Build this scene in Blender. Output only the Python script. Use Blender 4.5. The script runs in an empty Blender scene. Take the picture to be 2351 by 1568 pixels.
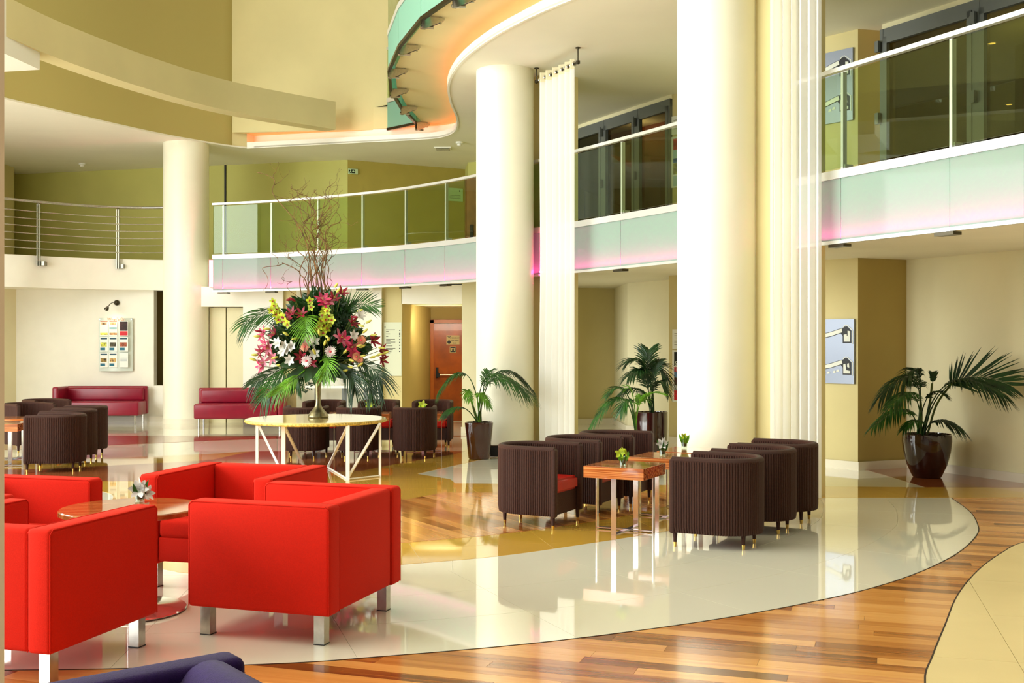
import bpy, bmesh, math, random
from mathutils import Vector, Matrix
random.seed(7)
SC = bpy.context.scene
COL = SC.collection
F = 2600.0; CX = 1175.5; CY = 784.0; H = 1.65
PI = math.pi

# ------------------------------------------------------------------ camera
cam = bpy.data.objects.new('camera', bpy.data.cameras.new('camera')); COL.objects.link(cam)
cam.location = (0, 0, H); cam.rotation_euler = (PI/2, 0, 0)
cam.data.sensor_width = 36.0; cam.data.lens = 36.0*F/2351.0
cam.data.clip_start = 0.05; cam.data.clip_end = 200
SC.camera = cam

# ------------------------------------------------------------------ world, daylight, exposure
w = bpy.data.worlds.new('world'); SC.world = w; w.use_nodes = True
w.node_tree.nodes['Background'].inputs[0].default_value = (0.86, 0.93, 1.0, 1)
w.node_tree.nodes['Background'].inputs[1].default_value = 0.22
def area(name, loc, rot, sx, sy, power, color):
    l = bpy.data.lights.new(name, 'AREA'); l.shape = 'RECTANGLE'; l.size = sx; l.size_y = sy
    l.energy = power; l.color = color
    o = bpy.data.objects.new(name, l); COL.objects.link(o); o.location = loc; o.rotation_euler = rot
    return o
# daylight through the tall glazed wall on the left of the hall
area('daylight_left', (-13.6, 3.8, 4.8), (0, -PI/2, 0), 9.0, 15.0, 5200, (0.96, 1.0, 0.955))
# daylight through the glazed entrance front behind the camera
area('daylight_front', (-3.0, -5.6, 5.2), (PI/2, 0, 0), 17.0, 8.5, 40, (0.96, 1.0, 0.955))
area('daylight_left_rear', (-13.6, 14.4, 4.6), (0, -PI/2, 0), 8.5, 4.4, 900, (0.97, 1.0, 0.97))
# added overhead fill above the void, brightens the floor and so the ceilings
area('overhead_fill', (-6.5, 9.0, 10.9), (0, 0, 0), 9.0, 12.0, 300, (0.96, 1.0, 0.965))
SC.view_settings.view_transform = 'Standard'; SC.view_settings.look = 'None'
SC.view_settings.gamma = 1.0; SC.view_settings.use_curve_mapping = False
SC.view_settings.exposure = 0.0
SC.cycles.use_denoising = True
SC.cycles.max_bounces = 10; SC.cycles.diffuse_bounces = 5; SC.cycles.glossy_bounces = 4
SC.cycles.transmission_bounces = 6; SC.cycles.transparent_max_bounces = 24
SC.cycles.caustics_reflective = False; SC.cycles.caustics_refractive = False
SC.cycles.sample_clamp_indirect = 6.0

# ------------------------------------------------------------------ materials
def lin(c):
    out = []
    for v in c:
        v = v/255.0
        out.append(v/12.92 if v <= 0.04045 else ((v+0.055)/1.055)**2.4)
    return tuple(out)+(1.0,)
class NT:
    def __init__(s, name):
        s.m = bpy.data.materials.new(name); s.m.use_nodes = True
        s.t = s.m.node_tree; s.n = s.t.nodes; s.b = s.n['Principled BSDF']; s.out = s.n['Material Output']
    def add(s, typ, **kw):
        nd = s.n.new(typ)
        for k, v in kw.items(): setattr(nd, k, v)
        return nd
    def link(s, a, b): s.t.links.new(a, b)
def setp(b, **kw):
    for k, v in kw.items():
        b.inputs[k].default_value = v
def ramp(nt, stops, interp='LINEAR'):
    r = nt.add('ShaderNodeValToRGB'); cr = r.color_ramp; cr.interpolation = interp
    while len(cr.elements) < len(stops): cr.elements.new(0.5)
    for e, (p, c) in zip(cr.elements, stops):
        e.position = p; e.color = lin(c)
    return r
def mat(name, rgb, rough=0.5, metal=0.0, var=0.0, vscale=3.0, bump=0.0, bscale=60.0, spec=0.5, coat=0.0, emit=None, estr=0.0, trans=0.0, ior=1.45):
    nt = NT(name); b = nt.b
    c = lin(rgb); b.inputs['Base Color'].default_value = c
    b.inputs['Roughness'].default_value = rough; b.inputs['Metallic'].default_value = metal
    b.inputs['Specular IOR Level'].default_value = spec; b.inputs['Coat Weight'].default_value = coat
    b.inputs['Coat Roughness'].default_value = 0.05; b.inputs['IOR'].default_value = ior
    b.inputs['Transmission Weight'].default_value = trans
    if emit: b.inputs['Emission Color'].default_value = lin(emit); b.inputs['Emission Strength'].default_value = estr
    if var > 0 or bump > 0:
        tc = nt.add('ShaderNodeTexCoord')
    if var > 0:
        nz = nt.add('ShaderNodeTexNoise'); nz.inputs['Scale'].default_value = vscale; nz.inputs['Detail'].default_value = 5
        nt.link(tc.outputs['Object'], nz.inputs['Vector'])
        lo = tuple(max(0, v*(1-var)) for v in rgb); hi = tuple(min(255, v*(1+var)) for v in rgb)
        r = ramp(nt, [(0.3, lo), (0.7, hi)]); nt.link(nz.outputs['Fac'], r.inputs[0]); nt.link(r.outputs[0], b.inputs['Base Color'])
    if bump > 0:
        nb = nt.add('ShaderNodeTexNoise'); nb.inputs['Scale'].default_value = bscale; nb.inputs['Detail'].default_value = 3
        nt.link(tc.outputs['Object'], nb.inputs['Vector'])
        bp = nt.add('ShaderNodeBump'); bp.inputs['Strength'].default_value = bump; bp.inputs['Distance'].default_value = 0.01
        nt.link(nb.outputs['Fac'], bp.inputs['Height']); nt.link(bp.outputs[0], b.inputs['Normal'])
    return nt.m
def glass_sheet(name, tint, base=0.06):
    """thin clear sheet: tinted see-through mixed with a mirror by Fresnel"""
    nt = NT(name); nt.n.remove(nt.b)
    tr = nt.add('ShaderNodeBsdfTransparent'); tr.inputs[0].default_value = lin(tint)
    gl = nt.add('ShaderNodeBsdfGlossy'); gl.inputs['Roughness'].default_value = 0.01
    gl.inputs['Color'].default_value = (0.95, 1, 0.97, 1)
    ge = nt.add('ShaderNodeNewGeometry'); dp = nt.add('ShaderNodeVectorMath', operation='DOT_PRODUCT')
    nt.link(ge.outputs['Normal'], dp.inputs[0]); nt.link(ge.outputs['Incoming'], dp.inputs[1])
    ab = nt.add('ShaderNodeMath', operation='ABSOLUTE'); nt.link(dp.outputs['Value'], ab.inputs[0])
    om = nt.add('ShaderNodeMath', operation='SUBTRACT'); om.inputs[0].default_value = 1.0; nt.link(ab.outputs[0], om.inputs[1])
    pw = nt.add('ShaderNodeMath', operation='POWER'); pw.inputs[1].default_value = 5.0; nt.link(om.outputs[0], pw.inputs[0])
    mth = nt.add('ShaderNodeMath', operation='MULTIPLY_ADD'); mth.inputs[1].default_value = 0.9; mth.inputs[2].default_value = 0.03+base
    nt.link(pw.outputs[0], mth.inputs[0])
    mx = nt.add('ShaderNodeMixShader')
    nt.link(mth.outputs[0], mx.inputs[0])
    nt.link(tr.outputs[0], mx.inputs[1]); nt.link(gl.outputs[0], mx.inputs[2]); nt.link(mx.outputs[0], nt.out.inputs[0])
    return nt.m
def frosted(name, rgb, transl=0.5, gloss=0.08, clear=0.0):
    nt = NT(name); nt.n.remove(nt.b)
    d = nt.add('ShaderNodeBsdfDiffuse'); d.inputs[0].default_value = lin(rgb)
    t = nt.add('ShaderNodeBsdfTranslucent'); t.inputs[0].default_value = lin(rgb)
    m1 = nt.add('ShaderNodeMixShader'); m1.inputs[0].default_value = transl
    nt.link(d.outputs[0], m1.inputs[1]); nt.link(t.outputs[0], m1.inputs[2])
    last = m1
    if clear > 0:
        tr = nt.add('ShaderNodeBsdfTransparent'); m3 = nt.add('ShaderNodeMixShader'); m3.inputs[0].default_value = clear
        nt.link(last.outputs[0], m3.inputs[1]); nt.link(tr.outputs[0], m3.inputs[2]); last = m3
    if gloss > 0:
        g = nt.add('ShaderNodeBsdfGlossy'); g.inputs['Roughness'].default_value = 0.04
        m2 = nt.add('ShaderNodeMixShader'); m2.inputs[0].default_value = gloss
        nt.link(last.outputs[0], m2.inputs[1]); nt.link(g.outputs[0], m2.inputs[2]); last = m2
    nt.link(last.outputs[0], nt.out.inputs[0])
    return nt.m
def wood(name, stops, ang, rough=0.12, grain=1.0, coat=0.3, rnd=True, scale=1.0):
    """planks: the tone of each board comes from its own random number, grain runs along the board"""
    nt = NT(name); b = nt.b; b.inputs['Roughness'].default_value = rough; b.inputs['Coat Weight'].default_value = coat
    b.inputs['Coat Roughness'].default_value = 0.06
    tc = nt.add('ShaderNodeTexCoord'); mp = nt.add('ShaderNodeMapping'); mp.vector_type = 'POINT'
    mp.inputs['Rotation'].default_value = (0, 0, -ang)
    mp2 = nt.add('ShaderNodeMapping'); mp2.inputs['Scale'].default_value = (1.2*scale, 22*scale, 22*scale)
    oi = nt.add('ShaderNodeObjectInfo')
    nz = nt.add('ShaderNodeTexNoise', noise_dimensions='4D'); nz.inputs['Scale'].default_value = 1.0; nz.inputs['Detail'].default_value = 6
    nt.link(tc.outputs['Object'], mp.inputs[0]); nt.link(mp.outputs[0], mp2.inputs[0]); nt.link(mp2.outputs[0], nz.inputs['Vector'])
    mu = nt.add('ShaderNodeMath', operation='MULTIPLY'); mu.inputs[1].default_value = 37.0
    nt.link(oi.outputs['Random'], mu.inputs[0]); nt.link(mu.outputs[0], nz.inputs['W'])
    mr = nt.add('ShaderNodeMapRange'); mr.inputs['From Min'].default_value = 0.25; mr.inputs['From Max'].default_value = 0.75
    mr.inputs['To Min'].default_value = -0.16*grain; mr.inputs['To Max'].default_value = 0.16*grain
    nt.link(nz.outputs['Fac'], mr.inputs[0])
    ad = nt.add('ShaderNodeMath', operation='ADD')
    if rnd: nt.link(oi.outputs['Random'], ad.inputs[0])
    else: ad.inputs[0].default_value = 0.45
    nt.link(mr.outputs[0], ad.inputs[1])
    r = ramp(nt, stops); nt.link(ad.outputs[0], r.inputs[0]); nt.link(r.outputs[0], b.inputs['Base Color'])
    return nt.m

M = {}
M['cream_wall'] = mat('plaster_cream', (232, 224, 186), 0.75, var=0.02, vscale=1.2, bump=0.03, bscale=180)
M['tan_wall'] = mat('plaster_tan', (214, 200, 146), 0.75, var=0.02, vscale=1.2, bump=0.03, bscale=180)
M['khaki_wall'] = mat('plaster_khaki', (178, 156, 92), 0.75, var=0.02, vscale=1.0, bump=0.03, bscale=180)
M['green_wall'] = mat('plaster_olive', (204, 200, 116), 0.7, var=0.02, vscale=1.0, bump=0.02, bscale=180)
M['void_wall'] = mat('plaster_sand', (222, 210, 158), 0.75, var=0.02, vscale=1.0)
M['white_wall'] = mat('plaster_white', (244, 240, 226), 0.7, var=0.01)
M['ceiling'] = mat('ceiling_paint', (244, 240, 226), 0.8, var=0.015, vscale=0.8)
M['column'] = mat('column_paint', (244, 241, 220), 0.42, var=0.01, vscale=2)
M['trim_white'] = mat('white_trim', (246, 243, 232), 0.4)
M['skirting'] = mat('skirting_white', (236, 228, 208), 0.3)
M['steel'] = mat('brushed_steel', (196, 194, 186), 0.22, 1.0, var=0.05, vscale=30)
M['rail_steel'] = mat('polished_rail_steel', (132, 128, 112), 0.3, 0.85)
M['alu'] = mat('satin_aluminium', (226, 226, 222), 0.32, 0.55)
M['chrome'] = mat('chrome', (236, 236, 236), 0.12, 0.9)
M['dark_metal'] = mat('dark_bronze_metal', (78, 72, 58), 0.3, 0.9)
M['brass'] = mat('brass', (214, 178, 96), 0.22, 1.0)
M['pewter'] = mat('antique_pewter', (150, 142, 108), 0.3, 0.9, var=0.12, vscale=25)
M['grey_frame'] = mat('grey_window_frame', (112, 116, 114), 0.4, 0.3)
M['glass'] = glass_sheet('clear_glass', (230, 240, 220), 0.0)
M['dark_glass'] = glass_sheet('tinted_glass', (150, 146, 118), 0.0)
M['vase_glass'] = glass_sheet('vase_glass', (238, 246, 240), 0.06)
M['frost'] = frosted('frosted_glass', (170, 214, 194), 0.55, 0.02)
M['glow_limit'] = mat('glow_limit_sheet', (112, 132, 122), 0.8)  # added grey sheet that limits the spread of the pink light
M['sheer'] = frosted('sheer_curtain', (252, 252, 250), 0.42, 0.0, 0.18)
M['sheer_hem'] = frosted('curtain_heading', (240, 232, 198), 0.3, 0.0, 0.0)
def emitter(name, rgb, s):
    nt = NT(name); nt.n.remove(nt.b); e = nt.add('ShaderNodeEmission'); e.inputs[0].default_value = lin(rgb); e.inputs[1].default_value = s
    nt.link(e.outputs[0], nt.out.inputs[0]); return nt.m
M['led_pink'] = emitter('pink_led', (255, 34, 124), 620.0)
M['led_orange'] = emitter('orange_led', (255, 120, 50), 8.0)
M['lamp'] = emitter('warm_lamp', (255, 214, 150), 18.0)
M['red'] = mat('red_upholstery', (206, 34, 18), 0.9, var=0.03, vscale=170, bump=0.25, bscale=420, spec=0.15)
M['red'].node_tree.nodes['Principled BSDF'].inputs['Sheen Weight'].default_value = 0.15
M['red'].node_tree.nodes['Principled BSDF'].inputs['Sheen Tint'].default_value = lin((255, 120, 90))
M['red_seat'] = mat('red_leather', (186, 26, 14), 0.4, var=0.05, vscale=8)
M['purple'] = mat('purple_upholstery', (36, 13, 68), 0.9, var=0.1, vscale=60, bump=0.3, bscale=300, spec=0.15)
M['purple'].node_tree.nodes['Principled BSDF'].inputs['Sheen Weight'].default_value = 0.1
M['maroon'] = mat('maroon_leather', (138, 16, 42), 0.28, var=0.05, vscale=6, bump=0.05, bscale=200)
M['pot'] = mat('brown_glazed_pot', (58, 22, 12), 0.08, coat=0.6, var=0.1)
M['pot_dark'] = mat('dark_glazed_pot', (42, 14, 12), 0.08, coat=0.7, var=0.1)
M['soil'] = mat('potting_soil', (58, 44, 26), 0.95, var=0.35, vscale=40, bump=1.0, bscale=60)
def leafmat(name, rgb, rough=0.4, tl=0.35):
    nt = NT(name); b = nt.b; tc = nt.add('ShaderNodeTexCoord'); nz = nt.add('ShaderNodeTexNoise'); nz.inputs['Scale'].default_value = 7
    nt.link(tc.outputs['Object'], nz.inputs['Vector'])
    r = ramp(nt, [(0.3, tuple(v*0.7 for v in rgb)), (0.7, tuple(min(255, v*1.25) for v in rgb))])
    nt.link(nz.outputs['Fac'], r.inputs[0]); nt.link(r.outputs[0], b.inputs['Base Color']); b.inputs['Roughness'].default_value = rough
    t = nt.add('ShaderNodeBsdfTranslucent'); nt.link(r.outputs[0], t.inputs[0])
    mx = nt.add('ShaderNodeMixShader'); mx.inputs[0].default_value = tl
    nt.link(b.outputs[0], mx.inputs[1]); nt.link(t.outputs[0], mx.inputs[2]); nt.link(mx.outputs[0], nt.out.inputs[0])
    return nt.m
M['leaf'] = leafmat('palm_leaf', (44, 92, 28))
M['leaf_dark'] = leafmat('dark_palm_leaf', (30, 62, 26))
M['leaf_bright'] = leafmat('bright_palm_leaf', (104, 160, 40))
M['foliage'] = leafmat('foliage_leaf', (34, 66, 26))
M['euca'] = leafmat('eucalyptus_leaf', (70, 98, 76))
M['stalk'] = mat('palm_stalk', (88, 104, 44), 0.5, var=0.2, vscale=20)
M['twig'] = mat('curly_willow_twig', (104, 74, 36), 0.7, var=0.3, vscale=12)
M['lily'] = leafmat('pink_lily_petal', (206, 60, 104), 0.5)
M['lily_pale'] = leafmat('pale_pink_lily_petal', (236, 128, 150), 0.5)
M['lily_deep'] = leafmat('crimson_lily_petal', (150, 26, 52), 0.5)
M['peach'] = leafmat('peach_petal', (238, 148, 120), 0.5)
M['gerbera'] = leafmat('blush_petal', (255, 214, 214), 0.6, 0.3)
M['gerb_c'] = mat('gerbera_centre', (206, 66, 84), 0.8)
M['white_petal'] = leafmat('white_petal', (240, 240, 224), 0.6, 0.3)
M['orchid'] = leafmat('lime_orchid_petal', (188, 206, 50), 0.5)
M['orchid_lip'] = mat('orchid_lip', (150, 40, 40), 0.6)
M['bud'] = leafmat('yellow_green_bud', (214, 206, 96), 0.5, 0.2)
M['paper'] = mat('white_card', (240, 240, 232), 0.6)
M['black'] = mat('black_print', (16, 16, 18), 0.5)
M['ink'] = mat('grey_print', (96, 94, 76), 0.6)
M['stone'] = mat('yellow_marble_top', (222, 196, 128), 0.08, var=0.1, vscale=6, coat=0.5)
M['stone_edge'] = mat('rough_onyx_edge', (216, 178, 92), 0.4, var=0.3, vscale=40, bump=0.8, bscale=60)
M['white_paint'] = mat('white_paint', (238, 238, 230), 0.35)

# zebra-wood veneer
def zebra():
    nt = NT('zebra_wood'); b = nt.b; b.inputs['Roughness'].default_value = 0.12; b.inputs['Coat Weight'].default_value = 0.5
    tc = nt.add('ShaderNodeTexCoord'); mp = nt.add('ShaderNodeMapping'); mp.inputs['Scale'].default_value = (1.2, 40, 70)
    nz = nt.add('ShaderNodeTexNoise'); nz.inputs['Scale'].default_value = 1.0; nz.inputs['Detail'].default_value = 4
    nt.link(tc.outputs['Object'], mp.inputs[0]); nt.link(mp.outputs[0], nz.inputs['Vector'])
    r = ramp(nt, [(0.3, (96, 44, 20)), (0.45, (160, 84, 38)), (0.58, (206, 132, 72)), (0.72, (222, 160, 100))])
    nt.link(nz.outputs['Fac'], r.inputs[0]); nt.link(r.outputs[0], b.inputs['Base Color'])
    return nt.m
M['zebra'] = zebra()
# woven rattan: vertical cords with fine cross-weave relief
def wicker():
    nt = NT('brown_rattan'); b = nt.b; b.inputs['Roughness'].default_value = 0.5; b.inputs['Specular IOR Level'].default_value = 0.3
    tc = nt.add('ShaderNodeTexCoord'); wv = nt.add('ShaderNodeTexWave'); wv.bands_direction = 'Z'
    wv.inputs['Scale'].default_value = 55; wv.inputs['Distortion'].default_value = 4; wv.inputs['Detail'].default_value = 3; wv.inputs['Detail Scale'].default_value = 30
    nt.link(tc.outputs['Object'], wv.inputs['Vector'])
    r = ramp(nt, [(0.0, (34, 15, 8)), (1.0, (92, 50, 34))]); nt.link(wv.outputs['Fac'], r.inputs[0]); nt.link(r.outputs[0], b.inputs['Base Color'])
    bp = nt.add('ShaderNodeBump'); bp.inputs['Strength'].default_value = 0.7; bp.inputs['Distance'].default_value = 0.004
    nt.link(wv.outputs['Fac'], bp.inputs['Height']); nt.link(bp.outputs[0], b.inputs['Normal'])
    return nt.m
M['wicker'] = wicker()

# ------------------------------------------------------------------ geometry helpers
def P(x, y, Y):
    return Vector(((x-CX)/F*Y, Y, H+(CY-y)/F*Y))
def G(x, y, z=0.0):
    Y = (H-z)*F/(y-CY); return Vector(((x-CX)/F*Y, Y, z))
def cr(pts, n=8):
    """Catmull-Rom through points (any dimension)"""
    pts = [Vector(p) for p in pts]; out = []
    for i in range(len(pts)-1):
        p0 = pts[i-1] if i > 0 else pts[i]*2-pts[i+1]
        p1, p2 = pts[i], pts[i+1]
        p3 = pts[i+2] if i+2 < len(pts) else pts[i+1]*2-pts[i]
        for k in range(n):
            t = k/n
            out.append(0.5*((2*p1)+(p2-p0)*t+(2*p0-5*p1+4*p2-p3)*t*t+(3*p1-p0-3*p2+p3)*t*t*t))
    out.append(pts[-1]); return out
class MB:
    def __init__(s): s.v = []; s.f = []
    def add(s, vs, fs):
        o = len(s.v); s.v += [tuple(p) for p in vs]; s.f += [tuple(i+o for i in f) for f in fs]; return s
    def box(s, c, d, R=None):
        c = Vector(c); h = Vector(d)*0.5; vs = []
        for z in (-1, 1):
            for y in (-1, 1):
                for x in (-1, 1):
                    p = Vector((x*h.x, y*h.y, z*h.z))
                    if R is not None: p = R @ p
                    vs.append(c+p)
        return s.add(vs, [(0, 2, 3, 1), (4, 5, 7, 6), (0, 1, 5, 4), (2, 6, 7, 3), (0, 4, 6, 2), (1, 3, 7, 5)])
    def prism(s, poly, z0, z1):
        n = len(poly); ar = sum(poly[i][0]*poly[(i+1) % n][1]-poly[(i+1) % n][0]*poly[i][1] for i in range(n))
        if ar < 0: poly = poly[::-1]
        vs = [(p[0], p[1], z0) for p in poly]+[(p[0], p[1], z1) for p in poly]
        fs = [tuple(range(n-1, -1, -1)), tuple(range(n, 2*n))]+[(i, (i+1) % n, n+(i+1) % n, n+i) for i in range(n)]
        return s.add(vs, fs)
    def wall(s, path, z0, z1, th=0.0):
        """upright sheet along a plan polyline (thickness to its left)"""
        p = [Vector(q[:2]) for q in path]; n = len(p)
        nr = []
        for i in range(n):
            a = p[i]-p[i-1] if i > 0 else p[1]-p[0]
            b = p[i+1]-p[i] if i < n-1 else a
            t = (a.normalized()+b.normalized())
            t = t.normalized() if t.length > 1e-6 else b.normalized()
            k = 1.0/max(0.35, t.dot(b.normalized()))
            nr.append(Vector((-t.y, t.x))*k)
        if th == 0:
            vs = [(q.x, q.y, z0) for q in p]+[(q.x, q.y, z1) for q in p]
            return s.add(vs, [(i, i+1, n+i+1, n+i) for i in range(n-1)])
        vs = []
        for q, r in zip(p, nr):
            o = q+r*th
            vs += [(q.x, q.y, z0), (q.x, q.y, z1), (o.x, o.y, z1), (o.x, o.y, z0)]
        fs = [(0, 1, 2, 3), (4*n-1, 4*n-2, 4*n-3, 4*n-4)]
        for i in range(n-1):
            a = 4*i; b = a+4
            for k in range(4): fs.append((a+k, b+k, b+(k+1) % 4, a+(k+1) % 4))
        return s.add(vs, fs)
    def tube(s, pts, r, n=8, cap=True):
        pts = [Vector(p) for p in pts]; m = len(pts); rs = r if isinstance(r, (list, tuple)) else [r]*m
        vs = []; up = Vector((0, 0, 1)); prev = None
        for i in range(m):
            t = (pts[min(i+1, m-1)]-pts[max(i-1, 0)]).normalized()
            if prev is None:
                a = t.cross(up if abs(t.z) < 0.9 else Vector((1, 0, 0))).normalized()
            else:
                a = prev-t*prev.dot(t)
                a = a.normalized() if a.length > 1e-6 else t.orthogonal().normalized()
            prev = a; b = t.cross(a)
            for k in range(n):
                th = 2*PI*k/n; vs.append(pts[i]+(a*math.cos(th)+b*math.sin(th))*rs[i])
        fs = [(i*n+k, i*n+(k+1) % n, (i+1)*n+(k+1) % n, (i+1)*n+k) for i in range(m-1) for k in range(n)]
        if cap: fs += [tuple(range(n-1, -1, -1)), tuple(range((m-1)*n, m*n))]
        return s.add(vs, fs)
    def lathe(s, prof, c=(0, 0, 0), n=32, power=None):
        c = Vector(c); m = len(prof); vs = []
        for (r, z) in prof:
            for k in range(n):
                th = 2*PI*k/n; x, y = math.cos(th), math.sin(th)
                if power:
                    d = (abs(x)**power+abs(y)**power)**(1/power); x, y = x/d, y/d
                vs.append(c+Vector((x*r, y*r, z)))
        fs = [(i*n+k, i*n+(k+1) % n, (i+1)*n+(k+1) % n, (i+1)*n+k) for i in range(m-1) for k in range(n)]
        if prof[0][0] > 1e-5: fs.append(tuple(range(n-1, -1, -1)))
        if prof[-1][0] > 1e-5: fs.append(tuple(range((m-1)*n, m*n)))
        return s.add(vs, fs)
    def rbox(s, c, d, r=0.02, seg=3, R=None):
        bm = bmesh.new(); bmesh.ops.create_cube(bm, size=1.0); bmesh.ops.scale(bm, vec=Vector(d), verts=bm.verts)
        bmesh.ops.bevel(bm, geom=bm.edges[:], offset=r, segments=seg, affect='EDGES', profile=0.5)
        c = Vector(c); bm.verts.index_update()
        vs = [c+((R @ v.co) if R is not None else v.co) for v in bm.verts]
        s.add(vs, [tuple(v.index for v in f.verts) for f in bm.faces]); bm.free(); return s
    def build(s, name, m, parent=None, smooth=None, loc=None):
        me = bpy.data.meshes.new(name); me.from_pydata(s.v, [], s.f); me.update()
        bm = bmesh.new(); bm.from_mesh(me); bmesh.ops.remove_doubles(bm, verts=bm.verts, dist=1e-6)
        bmesh.ops.recalc_face_normals(bm, faces=bm.faces); bm.to_mesh(me); bm.free()
        if smooth is not None:
            me.shade_smooth(); me.set_sharp_from_angle(angle=math.radians(smooth))
        if m is not None: me.materials.append(m)
        o = bpy.data.objects.new(name, me); COL.objects.link(o)
        if parent is not None: o.parent = parent
        return o
def tag(o, label, cat, group=None):
    o['label'] = label; o['category'] = cat
    if group: o['group'] = group
    return o
def struct(o):
    o['kind'] = 'structure'; return o
def empty(name, loc=(0, 0, 0), rz=0.0):
    o = bpy.data.objects.new(name, None); COL.objects.link(o); o.location = loc; o.rotation_euler = (0, 0, rz)
    o.empty_display_size = 0.1; return o
def thing(name, label, cat, loc=(0, 0, 0), rz=0.0, group=None):
    return tag(empty(name, loc, rz), label, cat, group)
def copy_tree(o, parent=None):
    c = o.copy(); COL.objects.link(c); c.parent = parent
    for ch in list(o.children): copy_tree(ch, c)
    return c
def text(name, s, size, loc, R, m, parent=None, align='CENTER'):
    cu = bpy.data.curves.new(name, 'FONT'); cu.body = s; cu.size = size; cu.extrude = 0.0008; cu.align_x = align; cu.align_y = 'CENTER'
    cu.resolution_u = 2
    t = bpy.data.objects.new(name, cu); COL.objects.link(t)
    dg = bpy.context.evaluated_depsgraph_get(); me = bpy.data.meshes.new_from_object(t.evaluated_get(dg))
    bpy.data.objects.remove(t); me.transform(Matrix.Translation(Vector(loc)) @ R.to_4x4()); me.materials.clear(); me.materials.append(m)
    o = bpy.data.objects.new(name, me); COL.objects.link(o); o.parent = parent; return o
def frame_R(xdir):
    """rotation whose X runs along xdir in plan, Z outwards (towards viewer side), Y up"""
    x = Vector((xdir[0], xdir[1], 0)).normalized(); y = Vector((0, 0, 1)); z = x.cross(y)
    return Matrix((x, y, z)).transposed()

# ================================================================== STRUCTURE
ZC = 5.65      # ceiling under the upper storey
# plan line of the first-floor balcony edge
EDGE = [Vector(p) for p in [(-5.93, 22.22), (-4.9, 21.85), (-3.9, 21.35), (-3.0, 20.78), (-2.14, 20.15), (-1.36, 19.35), (-0.60, 18.4),
        (0.15, 17.25), (0.89, 16.05), (1.5, 15.0), (2.05, 13.98), (2.62, 12.75), (3.13, 11.45), (3.68, 10.3), (4.18, 9.25), (4.75, 8.0), (5.3, 6.6)]]
EC = cr(EDGE, 10)
def edge_at(px):
    q = (px-CX)/F
    for i in range(len(EC)-1):
        a = EC[i].x/EC[i].y-q; b = EC[i+1].x/EC[i+1].y-q
        if a <= 0 <= b:
            t = a/(a-b) if a != b else 0; return EC[i].lerp(EC[i+1], t), i+t
    return EC[-1], len(EC)-1
def edge_span(px0, px1):
    p0, i0 = edge_at(px0); p1, i1 = edge_at(px1)
    mid = [EC[k] for k in range(int(math.ceil(i0+0.02)), int(math.floor(i1-0.02))+1)]
    return [p0]+mid+[p1]
def offset(pts, d):
    out = []; n = len(pts)
    for i in range(n):
        t = (pts[min(i+1, n-1)]-pts[max(i-1, 0)]).normalized(); out.append(pts[i]+Vector((-t.y, t.x))*d)
    return out

# ---- floor ----------------------------------------------------------
fb = MB().prism([(-13, -5), (9.8, -5), (9.8, 28), (-13, 28)], -0.12, -0.006)
floor = struct(fb.build('floor', mat('floor_bed', (226, 222, 200), 0.5)))
TILE_W = mat('white_floor_tile', (238, 234, 214), 0.03, var=0.01, vscale=1, coat=0.5, spec=0.6)
TILE_Y = mat('yellow_floor_tile', (216, 170, 68), 0.03, var=0.02, vscale=1.5, coat=0.5, spec=0.6)
TILE_C = mat('cream_floor_tile', (226, 204, 148), 0.16, var=0.02, vscale=1.5, spec=0.5)
A1 = math.atan2(-.226, .68); A2 = math.atan2(-.94, .574)
WSTOPS = [(0.0, (112, 62, 28)), (0.12, (150, 86, 36)), (0.3, (190, 122, 58)), (0.6, (212, 146, 76)), (0.85, (224, 162, 92)), (1.0, (200, 130, 80))]
WOOD1 = wood('oiled_floor_plank', WSTOPS, A1, 0.16)
WOOD2 = wood('lacquered_floor_plank', WSTOPS, A2, 0.09)
WOOD3 = wood('far_wood_inlay', [(0, (110, 54, 26)), (0.5, (150, 84, 46)), (1, (178, 108, 62))], 0.1, 0.08, 1.6, rnd=False)

Wpts = cr([(-9.0, 8.5), (-7.4, 7.1), (-5.6, 6.15), (-4.0, 5.78), (-2.55, 5.69), (-1.28, 5.79), (-.63, 5.95), (.05, 6.17), (.686, 6.45), (1.3, 6.78), (1.83, 7.13), (2.37, 7.55), (2.93, 8.125),
            (3.49, 8.86), (3.96, 9.66), (4.19, 10.2), (4.44, 11.0), (4.63, 11.95)], 6)
YRING = cr([(-9.5, 12.6), (-6.5, 12.75), (-4.9, 12.6), (-4.26, 12.1), (-3.95, 10.6), (-3.35, 9.1), (-2.4, 8.1), (-1.6, 8.08), (-.79, 8.38), (-.1, 8.7), (.56, 9.19), (1.355, 9.86), (2.35, 10.85), (2.95, 11.6), (3.3, 11.95)], 5)
YPOLY = [tuple(p) for p in YRING]+[(6.6, 11.95), (6.6, 12.76), (4.67, 12.8), (-.66, 13.16), (-.74, 13.56), (-1.18, 14.1), (-.48, 15.7), (-.2, 16.1), (.2, 17.4), (-.7, 17.4), (-.86, 16.5), (-1.62, 15.1), (-1.9, 14.44), (-2.6, 14.2), (-4.3, 13.35), (-9.5, 13.3)]
INNER = [(-3.6, 12.36), (-3.35, 11.0), (-2.7, 9.7), (-1.9, 9.12), (-.87, 9.27), (-.24, 9.59), (.257, 9.94), (.95, 10.55), (1.6, 11.4), (2.2, 12.36), (-.74, 12.36), (-1.11, 11.8), (-1.7, 12.36)]
FARW = [(-9.5, 14.1), (-6, 14.64), (-4.2, 15.7), (-3.9, 17.0), (-.7, 17.0), (-.86, 16.5), (-1.62, 15.1), (-1.9, 14.44), (-2.6, 14.2), (-4.3, 13.35), (-9.5, 13.3)]
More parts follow.
